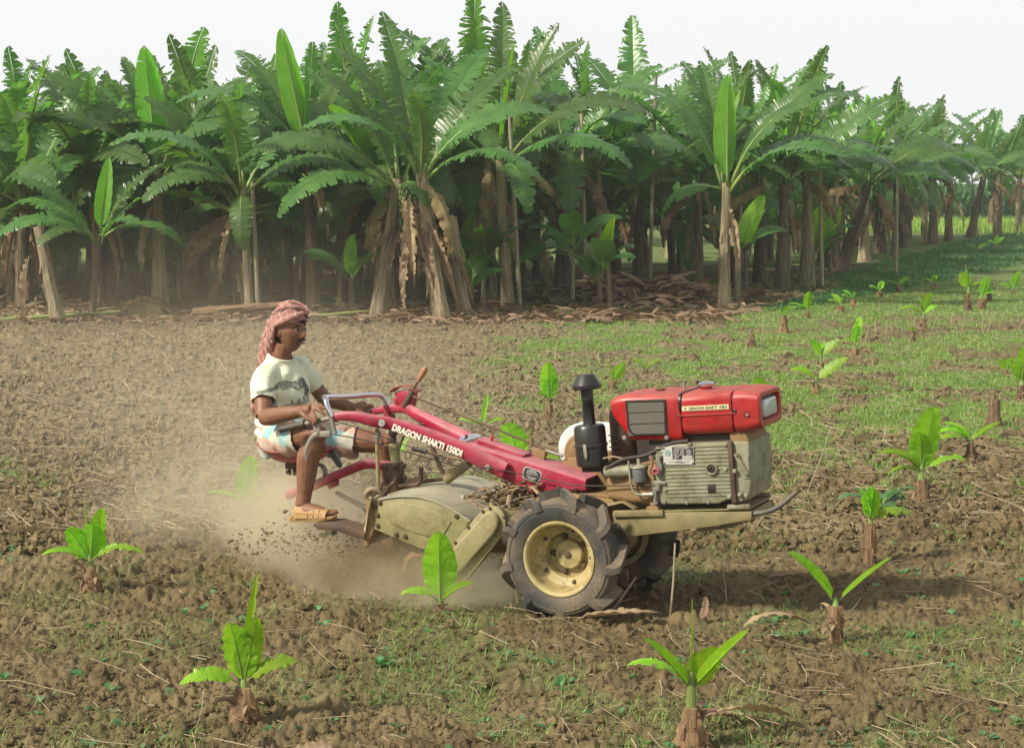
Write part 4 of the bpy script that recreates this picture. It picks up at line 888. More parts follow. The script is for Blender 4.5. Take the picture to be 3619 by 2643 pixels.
limb(b, [HF, HF.lerp(KF, .5), KF], [.085, .074, .056]); limb(b, [KF, KF.lerp(AF, .35) + Vector((-.018, 0, 0)), AF], [.056, .056, .034]); b.ball(KF + Vector((.012, 0, .006)), .046, 12)
# feet
def foot(A, yaw, zf):
    c, s_ = cos(yaw), sin(yaw); fx = lambda f, l, z: (A.x + f * c - l * s_, A.y + f * s_ + l * c, z)
    limb(b, [fx(-.005, 0, A.z), fx(-.01, 0, zf + .055), fx(-.03, 0, zf + .035)], [.034, .036, .034])
    limb(b, [fx(-.035, 0, zf + .030), fx(.05, 0, zf + .040), fx(.12, 0, zf + .030), fx(.165, 0, zf + .022)], [.033, .036, .028, .020], flat=1.25)
    for i, (l, L) in enumerate(((.030, .205), (.013, .200), (-.002, .19), (-.016, .18), (-.030, .168))): limb(b, [fx(.14, l * .8, zf + .024), fx(L - .015, l, zf + .024), fx(L, l, zf + .015)], [.012, .011 if i else .014, .007], 3, 8)
FZ = .205; foot(AN, radians(-6), FZ); foot(AF, radians(0), .10)
# hands
def hand(Wr, Kn, fingers, thumb, wid, up):
    d = (Kn - Wr); sd = wid.normalized()
    limb(b, [Wr, Wr.lerp(Kn, .35), Wr.lerp(Kn, .75), Kn], [.030, .034, .036, .026], 4, 14, 1.)
    for s_ in (-.028, -.010, .010, .027): limb(b, [Wr.lerp(Kn, .3) + sd * s_ * .7, Kn + sd * s_], [.016, .0125], 4, 10)
    for (s_, pts, r) in fingers: limb(b, [Kn + sd * s_] + [Kn + sd * s_ + Vector(p) for p in pts], [r * 1.08, r, r * .93, r * .78], 4, 9)
    limb(b, [Wr.lerp(Kn, .25) + Vector(thumb[0])] + [Wr.lerp(Kn, .25) + Vector(p) for p in thumb[1:]], [.015, .012, .0105, .008], 4, 9)
# near hand: knuckles over the bar, two fingers reaching to the loop, two curled round it
KnN = Vector((-1.378, -.352, .783)); hand(WN, KnN,
    [(-.027, [(.030, -.004, .002), (.056, -.006, -.008), (.078, -.004, -.022)], .0096), (-.010, [(.034, -.006, -.006), (.062, -.010, -.022), (.080, -.006, -.038)], .0100),
     (.010, [(.026, -.016, -.014), (.038, -.020, -.042), (.026, -.014, -.062)], .0096), (.027, [(.018, -.012, -.016), (.024, -.016, -.040), (.012, -.012, -.056)], .0086)],
    [(.005, -.024, -.004), (.030, -.036, -.024), (.058, -.036, -.044), (.078, -.030, -.060)], Vector((0, -.5, -.86)), None)
KnF = Vector((-1.432, .335, .728)); hand(WF, KnF,
    [(s_, [(.014, .0 + s_ * .1, -.012), (.012, -.012, -.036), (-.008, -.016, -.044)], .0095) for s_ in (-.027, -.009, .009, .027)],
    [(.005, -.024, -.004), (.02, -.038, -.014), (.045, -.036, -.022), (.062, -.026, -.026)], Vector((.9, .1, .1)), None)
# head, shaped from a sphere in its own axes (f forward, s left, u up)
HY = radians(-13); HC = Vector((-1.668, -.018, 1.198)); HP = radians(6)
def hw(f, s_, u_):
    f, u_ = f * cos(HP) + u_ * sin(HP), u_ * cos(HP) - f * sin(HP)
    return (HC.x + f * cos(HY) - s_ * sin(HY), HC.y + f * sin(HY) + s_ * cos(HY), HC.z + u_)
G_ = lambda x, m_, w_: math.exp(-((x - m_) / w_) ** 2)
def headpt(th, ph):
    f, s_, u_ = cos(th) * cos(ph), sin(th) * cos(ph), sin(ph); F_, S_, U_ = .098 * f, .076 * s_, .122 * u_
    if U_ < 0:
        j = min(1, -U_ / .115); S_ *= 1 - .30 * j ** 1.3; F_ *= 1 - .10 * j
        if f < 0: F_ *= 1 - .55 * j; U_ *= 1 - .32 * min(1, -f)
    fr = max(0, f)
    F_ += fr * (.026 * G_(S_, 0, .012) * G_(U_, -.022, .017) + .012 * G_(S_, 0, .010) * G_(U_, .004, .022) + .013 * G_(S_, 0, .019) * G_(U_, -.036, .010))
    F_ -= fr * .010 * (G_(S_, .033, .014) + G_(S_, -.033, .014)) * G_(U_, .010, .011)
    F_ += fr * .006 * G_(U_, .030, .010) * G_(abs(S_), .030, .022)
    F_ += fr * (.007 * G_(S_, 0, .018) * G_(U_, -.058, .006) + .007 * G_(S_, 0, .016) * G_(U_, -.071, .006) - .004 * G_(S_, 0, .02) * G_(U_, -.0645, .003))
    F_ += fr * .012 * G_(S_, 0, .022) * G_(U_, -.102, .014)
    S_ *= 1 + .07 * G_(U_, -.012, .02) * fr
    return F_, S_, U_
rings = []
for j in range(49):
    ph = -pi / 2 + pi * min(max(j / 48, .004), .996); rings.append([hw(*headpt(2 * pi * k / 72, ph)) for k in range(72)])
b.loft(rings)
for q in (-1, 1):                                     # ears
    b.loft([[hw(-.006 + a * cos(t) - .006 * e, q * (.070 + e * .010), -.004 + a * 1.6 * sin(t)) for t in np.linspace(0, 2 * pi, 12, endpoint=False)] for e, a in ((0, .013), (.8, .019), (1.2, .017))])
body = remesh(b, 'body', M['skin'], PR, .0040, 5)
# eyes, brows, moustache, hair
for q in (-1, 1):
    e = PB(); c0 = Vector(hw(.0805, q * .031, .0085)); e.ball(c0, .0105, 12, (1, 1, .5)); eo = e.build('eye', M['eye'], body)
    e = PB(); cc_ = Vector(hw(.0895, q * .0305, .0080)); e.ball(cc_, .0052, 10); e.build('iris', M['hair'], eo)
    e = PB(); limb(e, [hw(.093, q * .012, .0255), hw(.0945, q * .026, .0315), hw(.083, q * .046, .0275)], [.003, .0042, .002], 4, 8, .7); e.build('eyebrow', M['hair'], body)
e = PB(); limb(e, [hw(.080, -.034, -.0565), hw(.095, -.020, -.0495), hw(.1045, 0, -.0465), hw(.095, .020, -.0495), hw(.080, .034, -.0565)], [.002, .0052, .0062, .0052, .002], 5, 8); e.build('moustache', M['hair'], body)
e = PB(); limb(e, [hw(.088, -.022, -.066), hw(.0985, -.008, -.0645), hw(.0985, .008, -.0645), hw(.088, .022, -.066)], [.002, .0055, .0055, .002], 4, 8); e.build('lips', M['lips'], body)
e = PB(); e.ball(hw(.068, .020, .062), .034, 14, (1, 1.1, .75)); e.ball(hw(.062, -.015, .066), .034, 14, (1, 1, .7)); e.ball(hw(.086, .022, .048), .016, 10); e.ball(hw(.09, .005, .052), .014, 10); e.ball(hw(.0, -.068, .012), .020, 10, (1, .5, 1.3)); e.ball(hw(-.0, .068, .012), .020, 10, (1, .5, 1.3)); e.ball(hw(-.05, 0, -.02), .055, 12)
remesh(e, 'hair', M['hair'], body, .004, 2)
# T-shirt: torso and sleeves grown together, opened at hem, neck and cuffs
b = PB()
ell(b, [(-1.775, 0, .575, .138, .160, 0), (-1.775, 0, .63, .140, .162, .10), (-1.772, 0, .70, .134, .158, .05), (-1.765, 0, .78, .130, .156, 0), (-1.760, 0, .86, .130, .160, 0), (-1.757, 0, .93, .120, .162, -.1), (-1.757, 0, .985, .098, .150, -.18), (-1.757, 0, 1.020, .074, .112, -.25), (-1.75, -.003, 1.055, .063, .076, -.45), (-1.742, -.003, 1.10, .058, .062, -.5)], TY, 36)
cN = SN.lerp(EN, .62); cF = SF.lerp(EF, .62)
limb(b, [SN + Vector((.012, .06, .0)), SN + Vector((0, 0, -.008)), SN.lerp(EN, .36) + Vector((-.006, -.006, -.006)), cN, cN + (EN - SN) * .14], [.062, .062, .066, .067, .066], 5, 20)
limb(b, [SF + Vector((0, -.06, 0)), SF, SF.lerp(EF, .34), cF, cF + (EF - SF) * .14], [.060, .060, .062, .062, .060], 5, 20)
def cut_shirt(co):
    v = Vector; k = co[:, 2] < (.618 + (co[:, 0] + 1.79) * .16)
    dn = np.array((EN - SN).normalized()); k |= ((co - np.array(cN)) @ dn > 0) & (np.linalg.norm(co - np.array(cN + (EN - SN) * .06), axis=1) < .13) & (co[:, 1] < -.10) & (co[:, 0] < -1.66)
    dn = np.array((EF - SF).normalized()); k |= ((co - np.array(cF)) @ dn > 0) & (np.linalg.norm(co - np.array(cF + (EF - SF) * .06), axis=1) < .12) & (co[:, 1] > .13)
    return k | (((co - np.array((-1.735, -.01, 1.056))) @ np.array((.46, -.12, .88)) > 0) & (co[:, 2] > .98) & (np.abs(co[:, 1]) < .1))
def wrinkle(co):
    x, y, z = co[:, 0], co[:, 1], co[:, 2]
    w = .0085 * np.sin(z * 95 + 3.2 * np.sin(x * 13 + y * 7) + x * 22) * np.clip((.82 - z) / .12, 0, 1) + .0055 * np.sin(z * 60 + x * 55 + 2 * np.sin(y * 22)) + .003 * np.sin(x * 70 + y * 34 - z * 30)
    c = np.stack([x + 1.79, y, z * 0], 1); c /= np.linalg.norm(c, axis=1, keepdims=True) + 1e-6
    out = co + c * w[:, None]; out[:, 0] += .018 * np.clip((.735 - z) / .05, 0, 1) * np.clip((z - .60) / .06, 0, 1) * (c[:, 0] > .2) * c[:, 0]; return out
sh = remesh(b, 'shirt', M['shirt'], PR, .0055, 6, cut_shirt, .004, wrinkle)
b = PB(); cp = []
for t in np.linspace(0, 2 * pi, 33): fx_, fy_ = .062 * cos(t), .072 * sin(t); cp.append((-1.748 + fx_ * cos(TY) - fy_ * sin(TY), -.003 + fx_ * sin(TY) + fy_ * cos(TY), 1.060 - fx_ * .52))
b.tube(cp, .0062, 8, .9); b.build('collar', M['shirt'], sh)
# the print: drawn as dark shapes in the plane of the chest (l to the wearer's left, u up), carried as a mask on the cloth
def inpoly(px, py, poly):
    r = np.zeros(len(px), bool); n = len(poly)
    for i in range(n):
        (x0, y0), (x1, y1) = poly[i], poly[(i + 1) % n]
        c = ((y0 > py) != (y1 > py)) & (px < (x1 - x0) * (py - y0) / (y1 - y0 + 1e-9) + x0); r ^= c
    return r
n = len(sh.data.vertices); co = np.empty(n * 3); sh.data.vertices.foreach_get('co', co); co = co.reshape(-1, 3) - np.array(PO)
dx, dy = co[:, 0] + 1.79, co[:, 1]; ff = dx * cos(TY) + dy * sin(TY); ll = -dx * sin(TY) + dy * cos(TY); zz = co[:, 2]; front = ff > .02
ang = np.arctan2(ll, ff) * .135
pr = np.zeros(n)
shapes = [([(-.115, .905), (-.10, .925), (-.06, .932), (-.02, .918), (.02, .93), (.06, .935), (.085, .915), (.09, .88), (.08, .845), (.065, .835), (.06, .87), (.03, .875), (.0, .868), (-.03, .885), (-.08, .88)], .85),
          ([(-.165, .885), (-.16, .893), (-.09, .905), (-.085, .893), (-.15, .874)], .8), ([(.035, .93), (.075, .925), (.085, .86), (.07, .815), (.05, .825), (.045, .88)], .95),
          ([(-.135, .858), (-.13, .864), (-.118, .858), (-.12, .835), (-.135, .84)], .5), ([(-.02, .905), (-.0, .905), (.02, .88), (.0, .875)], -.7),
          ([(-.12, .79), (.09, .835), (.095, .80), (.04, .785), (-.11, .76), (-.14, .765)], .62), ([(-.135, .83), (-.115, .832), (-.11, .785), (-.13, .775)], .45)]
for p, v in shapes: pr = np.where(inpoly(ang, zz, p) & front, np.clip(pr + v if v < 0 else v, 0, 1), pr)
for i in range(7):
    a0 = -.045 + .020 * i; pr = np.where(inpoly(ang, zz, [(a0, .818 + .003 * i), (a0 + .010, .82 + .003 * i), (a0 + .012, .797 + .003 * i), (a0 + .003, .795 + .003 * i)]) & front, .05 if i % 2 else .9, pr)
for i in range(9):
    a0 = -.105 + .014 * i; pr = np.where(inpoly(ang, zz, [(a0, .93), (a0 + .004, .93), (a0 + .020, .885), (a0 + .015, .885)]) & front & (pr > .3), .2, pr)
attr(sh.data, 'print', pr)
# shorts: hips and both thighs, open at the hems
b = PB(); ell(b, [(-1.77, 0, .515, .12, .155, 0), (-1.77, 0, .565, .142, .172, 0), (-1.77, 0, .62, .136, .165, 0), (-1.77, 0, .66, .12, .155, 0)], TY)
hN = HN.lerp(KN, .70); hF = HF.lerp(KF, .70)
limb(b, [HN, HN.lerp(KN, .4) + Vector((0, 0, -.006)), hN + Vector((0, 0, -.008)), hN + (KN - HN) * .12], [.10, .096, .088, .088], 5, 22)
limb(b, [HF, HF.lerp(KF, .4) + Vector((0, 0, -.01)), hF + Vector((0, 0, -.012)), hF + (KF - HF) * .12], [.10, .092, .084, .082], 5, 22)
def cut_shorts(co):
    k = np.zeros(len(co), bool)
    for h, A_, B_ in ((hN, HN, KN), (hF, HF, KF)): k |= ((co - np.array(h)) @ np.array((B_ - A_).normalized()) > 0) & (np.linalg.norm(co - np.array(h), axis=1) < .16) & (np.sign(co[:, 1]) == np.sign(B_.y))
    return k
def fold(co):
    x, y, z = co[:, 0], co[:, 1], co[:, 2]; out = co.copy(); out[:, 2] += .005 * np.sin(x * 62 + y * 40 + 3 * np.sin(y * 18)) + .004 * np.sin(x * 110 - y * 30); out[:, 1] += .005 * np.sin(x * 55 + z * 50); return out
srt = remesh(b, 'shorts', M['shorts'], PR, .006, 6, cut_shorts, .004, fold)
b = PB(); limb(b, [(-1.53, .06, .535), (-1.50, .05, .49), (-1.475, .05, .44), (-1.468, .05, .425)], [.03, .032, .022, .008], 4, 8, .45); b.build('cloth_end', M['greycan'], srt)
# headcloth: wound over the crown, knotted at the temple, its tail falling down the back
b = PB(); rings = []
for j in range(25):
    ph = radians(-2) + (pi / 2 - radians(-2)) * min(j / 24, .995); ring = []
    for k in range(64):
        th = 2 * pi * k / 64; f, s_, u_ = cos(th) * cos(ph), sin(th) * cos(ph), sin(ph); fo = .004 * sin(6 * th + 9 * ph) + .003 * sin(13 * ph + 2 * sin(th * 2))
        lo = .036 * max(0, cos(th)) - .026 * max(0, -cos(th))
        ring.append(hw((.110 + fo) * f - .008, (.092 + fo) * s_, (.120 + fo) * u_ + .024 + lo * (1 - u_)))
    rings.append(ring)
b.loft(rings)
def roll(pts, r, fl=.6): limb(b, [hw(*p) for p in pts], r, 6, 12, fl)
roll([(-.10, -.055, -.01), (-.03, -.094, .030), (.05, -.084, .064), (.094, -.030, .090), (.098, .03, .098)], [.012, .015, .015, .013, .009])
roll([(-.10, .055, -.01), (-.03, .094, .03), (.05, .08, .07), (.094, .03, .098)], [.012, .014, .013, .009])
roll([(-.06, -.075, .09), (.02, -.070, .128), (.085, -.01, .128), (.104, .035, .092)], [.008, .010, .011, .009])
roll([(-.07, -.02, .135), (.02, .01, .156), (.09, .04, .122), (.10, .045, .088)], [.008, .009, .010, .008])
roll([(-.045, -.085, .045), (-.03, -.094, .012), (-.045, -.088, -.022), (-.075, -.07, -.04)], [.02, .019, .016, .014])
tb = remesh(b, 'headcloth', M['turban'], PR, .0045, 2)
b = PB()
limb(b, [hw(-.080, -.03, .05), hw(-.108, -.035, -.03), hw(-.130, -.04, -.11), hw(-.150, -.04, -.20)], [.040, .045, .050, .048], 6, 16, .75)
limb(b, [hw(-.07, -.06, .0), hw(-.085, -.065, -.06), hw(-.11, -.055, -.12)], [.028, .026, .018], 5, 12, .7)
def tailfold(co): out = co.copy(); out[:, 1] += .004 * np.sin(co[:, 0] * 240 + co[:, 2] * 25); out[:, 0] += .003 * np.sin(co[:, 1] * 260 + co[:, 2] * 18); return out
remesh(b, 'cloth_tail', M['turban'], tb, .0045, 2, disp=tailfold)
b = PB()
for i in range(18): q = Vector(hw(-.150 + .028 * math.sin(i * 2.3), -.04 + .034 * math.cos(i * 1.7), -.19)); b.tube([q, q + Vector((rnd.uniform(-.008, .008), rnd.uniform(-.008, .008), -.035))], .0018, 4)
b.build('fringe', M['turban'], tb)
b = PB(); limb(b, [(-1.925, .05, .93), (-1.965, .06, .88), (-1.985, .06, .82), (-1.988, .06, .775)], [.018, .028, .030, .026], 5, 12, .6)
for i in range(14): q = Vector((-1.988 + rnd.uniform(-.02, .02), .06 + rnd.uniform(-.02, .02), .775)); b.tube([q, q + Vector((rnd.uniform(-.015, .01), 0, -.04))], .0018, 4)
b.build('hanging_cloth_end', M['turban'], PR)
# clogs
def clog(A, yaw, zf):
    c, s_ = cos(yaw), sin(yaw); fx = lambda f, l, z: (A.x + f * c - l * s_, A.y + f * s_ + l * c, z)
    so_ = [(-.085, .012), (-.078, .030), (-.05, .037), (.0, .036), (.06, .040), (.12, .046), (.17, .043), (.195, .028), (.205, .006), (.20, -.014), (.18, -.032), (.14, -.043), (.08, -.043), (.02, -.038), (-.04, -.038), (-.075, -.030), (-.086, -.012)]
    b = PB(); b.loft([[fx(f, l, zf - .016 + .004 * (f > .16)) for f, l in so_], [fx(f * 1.03, l * 1.06, zf - .004) for f, l in so_], [fx(f * 1.03, l * 1.04, zf + .008) for f, l in so_]])
    o = b.build('clog', M['sandal'], PR, .003)
    for f0, f1, h0, h1 in ((-.03, .062, .080, .066), (.067, .098, .064, .057), (.103, .132, .055, .048), (.137, .175, .046, .038)):
        rr = []
        for f, h in ((f0, h0), ((f0 + f1) / 2, (h0 + h1) / 2 + .003), (f1, h1)):
            rr.append([fx(f, .049 * cos(t) * (1 if f < .14 else .92), zf + .002 + h * abs(sin(t)) ** .75) for t in np.linspace(0, pi, 13)] + [fx(f, .042 * cos(t) * (1 if f < .14 else .92), zf + .002 + (h - .006) * abs(sin(t)) ** .75) for t in np.linspace(pi, 0, 13)])
        q = PB(); q.loft(rr); q.build('clog_strap', M['sandal'], o)
    q = PB(); q.tube([fx(-.06, -.036, zf), fx(-.02, -.045, zf + .03), fx(.05, -.047, zf + .03), fx(.15, -.042, zf + .02)], .008, 8, .5).tube([fx(-.06, .036, zf), fx(-.02, .042, zf + .03), fx(.05, .045, zf + .03), fx(.15, .04, zf + .02)], .008, 8, .5)
    q.build_each('clog_side', M['sandal'], o)
clog(AN, radians(-6), FZ); clog(AF, 0, .10)
# ------------------------------------------------------------------ leaves
def leaf(L, Wd, e0, droop, seed, pet=.12, tear=0., rag=None, fold=.25, twist=0., stations=24, tip=.5, curl=0., bend=0., wav=.0):
    """banana leaf along +x: rises at e0 degrees and bends over by droop degrees. returns (blade V,F), (stalk path, radii)"""
    rag = tear if rag is None else rag
    r = random.Random(seed); P = []; T = []; N_ = []; p = Vector((0, 0, 0)); n = 60
    for i in range(n + 1):
        t = i / n; e = radians(e0 - droop * t ** 1.35); yw = radians(bend) * t * t
        d = Vector((cos(e) * cos(yw), cos(e) * sin(yw), sin(e))); T.append(d); N_.append(Vector((-sin(e) * cos(yw), -sin(e) * sin(yw), cos(e)))); P.append(p.copy()); p = p + d * (L / n)
    def at(t):
        t = min(max(t, 0), 1) * n; i = min(int(t), n - 1); f = t - i
        return P[i].lerp(P[i + 1], f), T[i].lerp(T[i + 1], f).normalized(), N_[i].lerp(N_[i + 1], f).normalized()
    def width(q): return Wd * (max(0, sin(pi * min(1, q ** .74 * .985 + .015))) ** .50) * (1 - .10 * q ** 3)
    V = []; F_ = []
    for s in (-1, 1):
        k = 0
        while k < stations:
            m_ = 1
            if tear < 1e-3: m_ = stations
            else:
                while k + m_ < stations and r.random() > tear: m_ += 1
            ex = r.gauss(0, .34 * rag) + r.random() * .2 * rag; sh = r.gauss(0, .010) * (tear > 0); gap = (.04 + .5 * r.random() ** 2 * rag) if tear else 0
            cut = 1 - (.3 * r.random() ** 3 * rag) - .03 * r.random() * (tear > 0)
            d0 = min(.95, r.uniform(.05, .95) ** .8) if tear else 0
            base = len(V); cols = [k + m_ * c for c in np.linspace(0, 1, m_ + 1)]; tm = (k + m_ / 2) / stations
            for c in cols:
                q = c / stations
                for v in (0, .34, .68, 1.):
                    vv = max(0, (v - d0) / (1 - d0)) if tear else v
                    qq = q + (tm - q) * gap * vv + sh * vv; tt = pet + (1 - pet) * qq; w = width(q) * v * cut
                    c0, d, nn = at(tt + (.10 * w / L if tear else .04 * w / L)); side = d.cross(nn).normalized() * -s
                    tw_ = twist * q; ang = fold - (ex * vv + curl * v) * 1.1 + .10 * wav * sin(q * 37 + s) * v
                    off = side * (w * cos(ang)) + nn * (w * sin(ang) - Wd * .02 * wav * (1 + sin(q * 23 + 2 * s)) * v)
                    off.z -= (ex * .35 * vv + .05 * tear * v) * w
                    V.append(c0 + off + side * (.004 * L / 2.4))
            nv = 4
            for a in range(m_):
                for c in range(nv - 1): F_.append((base + a * nv + c, base + a * nv + c + 1, base + (a + 1) * nv + c + 1, base + (a + 1) * nv + c))
            k += m_
    path = [at(t)[0] - at(t)[2] * .006 * L for t in np.linspace(0, .97, 12)]
    return V, F_, path
def leaf_mesh(name, L, Wd, m, seed, stalk=.012, **k):
    """blade and its stalk as one mesh with two materials"""
    V, F_, path = leaf(L, Wd, seed=seed, **k); q = MB(); q.tube(path, interp([stalk, stalk * .85, stalk * .55, stalk * .3, stalk * .12], len(path)), 6)
    n0 = len(V); Vv = [tuple(v) for v in V] + [tuple(v) for v in q.v]; Ff = list(F_) + [[i + n0 for i in f] for f in q.f]
    me = bpy.data.meshes.new(name); me.from_pydata(Vv, [], Ff); me.materials.append(m); me.materials.append(m if m in (M['deadleaf'], M['deadhang']) else M['midrib'])
    mi = np.zeros(len(Ff), dtype=np.int32); mi[len(F_):] = 1; me.polygons.foreach_set('material_index', mi); me.polygons.foreach_set('use_smooth', [True] * len(Ff)); return me
def stem_mesh(name, h, r0, r1, m, seed, lean=(0, 0), rag=.12, n=18, flare=.25, strips=0):
    r = random.Random(seed); rings = []; K = max(8, int(h * 10)); ph = [r.random() * 6.28 for _ in range(6)]
    for j in range(K + 1):
        t = j / K; R = r0 + (r1 - r0) * t + r0 * flare * math.exp(-t * h / .22); ring = []
        for k in range(n):
            a = 2 * pi * k / n; w = 1 + rag * (.5 * sin(2 * a + ph[0] + t * 4) + .35 * sin(5 * a + ph[1] + 6 * t) + .3 * sin(9 * a + ph[2]) * sin(t * 9 + ph[3]))
            ring.append((lean[0] * t * t + R * w * cos(a), lean[1] * t * t + R * w * sin(a), h * t - .05 * (j == 0)))
        rings.append(ring)
    q = MB(); q.loft(rings)
    for i in range(strips):
        a = r.uniform(0, 6.28); z0 = r.uniform(.05, .85) * h; Ls = r.uniform(.15, .5) * h * .6; w = r.uniform(.18, .5); up = r.random() < .35; sec = []
        for j in range(5):
            t = j / 4; zz = z0 + (Ls * t if up else -Ls * t); zz = max(zz, .01); f = zz / h; R = r0 + (r1 - r0) * f + .006 + .05 * t ** 2.5 * r.uniform(.3, 1.2)
            sec.append([(lean[0] * f * f + R * (1 + .0) * cos(a + w * (u - .5) * (1 - .5 * t)), lean[1] * f * f + R * sin(a + w * (u - .5) * (1 - .5 * t)), zz) for u in (0, .5, 1)])
        n0 = len(q.v); q.v += [Vector(p) for s_ in sec for p in s_]
        for j in range(4):
            for u in range(2): q.f.append([n0 + j * 3 + u, n0 + j * 3 + u + 1, n0 + j * 3 + u + 4, n0 + j * 3 + u + 3])
    return q.mesh(name, m, ang=60)
def place(name, me, parent, loc=(0, 0, 0), rot=(0, 0, 0), sc=1.):
    o = link(bpy.data.objects.new(name, me), parent); o.location = loc; o.rotation_euler = rot; o.scale = (sc, sc, sc) if not hasattr(sc, '__len__') else sc; return o
# ------------------------------------------------------------------ young banana saplings
# (x, y, stump height, label, group, leaves); a leaf is (azimuth, e0, droop, length, half width, kind); azimuth 0 = +x (right), -90 = towards the camera
SAPL = 'young banana saplings standing in the field'
def sapling(x, y, st, stump_r, gs, leaves, label, group=SAPL, seed=0, pale=False, lean=(0, 0)):
    z = ground_z(x, y); root = empty('banana_sapling', (x, y, z - .01)); tag(root, label, 'banana sapling', group); r = random.Random(seed * 7 + 3)
    if st > 0:
        sm = link(bpy.data.objects.new('stump', stem_mesh('stump', st, stump_r * .84, stump_r * .50, M['stump'], seed, lean, .50, 16, .55, 14)), root)
        for i in range(3 if y < 14 else 1):
            a = r.uniform(0, 6.28); Lh = st * r.uniform(.5, .9)
            me = leaf_mesh('dry_sheath', Lh, stump_r * .55, M['deadleaf'], seed * 5 + i, .004, e0=75, droop=r.uniform(60, 190), pet=.02, tear=0, fold=.5, stations=8)
            place('dry_sheath', me, sm, (cos(a) * stump_r * .8 + lean[0] * .3, sin(a) * stump_r * .8, st * r.uniform(.25, .8)), (0, 0, a))
    top = Vector((lean[0], lean[1], max(st - .02, 0)))
    if gs > 0:
        q = MB(); q.tube([top - Vector((0, 0, .02)), top + Vector((0, 0, gs * .5)), top + Vector((0, 0, gs))], [stump_r * .50, stump_r * .38, stump_r * .22], 10); q.build('stem', M['midrib'], root)
    for i, (az, e0, dr, L, w, kind) in enumerate(leaves):
        c_ = cos(radians(az)); rx = 26 * c_
        if kind == 'open' and e0 >= 62:               # broad upright leaves stand roughly across the row
            rx = -(90 - e0) * c_ * 1.25; az = -90 + 24 * c_ + r.uniform(-12, 12); e0 = 85
        kw = dict(e0=e0, droop=dr, pet=.16, tear=0, fold=.42, stations=16, wav=1.3)
        if kind == 'roll': kw.update(fold=1.32, pet=.05, wav=0)
        elif kind == 'open': kw.update(fold=.30, pet=.10)
        elif kind == 'torn': kw.update(tear=.5, rag=.5, fold=.2, pet=.2, wav=1.)
        elif kind == 'half': kw.update(fold=.85, pet=.12)
        if kind == 'open': w *= 1.32
        me = leaf_mesh('leaf', L, w, M['sapleaf'], seed * 31 + i, max(.004, L * .014), **kw)
        place('leaf', me, root, top + Vector((0, 0, gs * (.55 if gs else 0))), (radians(rx), 0, radians(az)))
    return root
sapling(-2.21, 9.45, .15, .040, .08, [(200, 66, 20, .22, .055, 'open'), (-60, 78, 15, .22, .06, 'open'), (20, 80, 6, .30, .04, 'open'), (100, 86, 4, .34, .012, 'roll'), (185, 42, 75, .27, .028, 'half'), (-5, 48, 85, .34, .030, 'torn')], 'sapling with a broad pale leaf and drooping side leaves, leftmost in the field', seed=1)
sapling(-1.07, 7.14, .16, .044, .05, [(215, 83, 12, .27, .058, 'open'), (-20, 82, 8, .29, .045, 'open'), (75, 87, 3, .46, .026, 'half'), (190, 40, 85, .28, .046, 'torn'), (15, 55, 70, .25, .050, 'torn')], 'foreground sapling with a round yellow-green leaf before a tall upright one', seed=2)
sapling(-.36, 8.99, .05, .034, .07, [(-95, 88, 3, .37, .070, 'open'), (-90, 90, 0, .30, .010, 'roll'), (172, 50, 95, .23, .030, 'torn'), (12, 50, 40, .20, .036, 'half')], 'sapling with one big upright leaf right in front of the tiller casing', seed=3)
sapling(.68, 6.79, .17, .046, .16, [(172, 60, 14, .30, .034, 'half'), (168, 64, 100, .30, .022, 'torn'), (90, 90, 1, .36, .010, 'roll'), (-35, 62, 30, .20, .052, 'open'), (8, 58, 4, .34, .036, 'half')], 'foreground sapling with a rolled central spike at the bottom edge of the picture', seed=4)
sapling(1.52, 8.45, .19, .036, .06, [(165, 60, 16, .36, .046, 'half'), (15, 52, 10, .34, .022, 'half')], 'sapling with just two leaves spreading in a wide V', seed=5)
sapling(2.02, 10.19, .25, .034, .05, [(180, 80, 20, .25, .055, 'torn'), (-70, 82, 10, .22, .05, 'torn'), (5, 50, 95, .27, .050, 'torn'), (70, 82, 10, .2, .04, 'open')], 'sapling with ragged insect-eaten leaves on a dark split stump', seed=6)
sapling(2.73, 12.09, .18, .050, .12, [(60, 82, 12, .46, .088, 'open'), (-95, 68, 30, .30, .06, 'open'), (178, 56, 70, .36, .040, 'half'), (8, 50, 80, .34, .04, 'torn'), (170, 30, 95, .25, .02, 'half')], 'tall sapling with one glossy paddle leaf held upright, right of the engine', seed=7)
sapling(3.53, 13.97, .16, .036, .05, [(175, 50, 95, .33, .035, 'half'), (160, 62, 60, .27, .035, 'half'), (15, 48, 20, .27, .028, 'half'), (195, 35, 90, .4, .035, 'torn')], 'wide low sapling beside the thick cut stump', seed=8)
sapling(-1.69, 11.43, .14, .034, .03, [(50, 82, 10, .32, .055, 'open'), (100, 86, 6, .24, .012, 'roll'), (178, 45, 60, .25, .02, 'half'), (5, 40, 45, .24, .02, 'half')], 'sapling half veiled by the dust behind the driver', seed=9)
sapling(.33, 16.38, .15, .036, .10, [(110, 88, 6, .36, .065, 'open'), (-40, 80, 14, .24, .06, 'open'), (185, 55, 60, .16, .02, 'half')], 'pale sapling with a tall upright leaf left of the air cleaner', seed=10)
sapling(-.25, 15.36, .09, .03, .05, [(70, 87, 4, .28, .036, 'half'), (175, 42, 60, .22, .03, 'torn'), (10, 40, 50, .22, .03, 'torn'), (200, 50, 60, .15, .02, 'half')], 'small sapling seen above the far handlebar', seed=11)
sapling(.06, 13.53, .10, .036, .04, [(160, 74, 15, .30, .085, 'open'), (30, 84, 4, .28, .012, 'roll')], 'sapling with a broad half-hidden leaf behind the red body cover', seed=12)
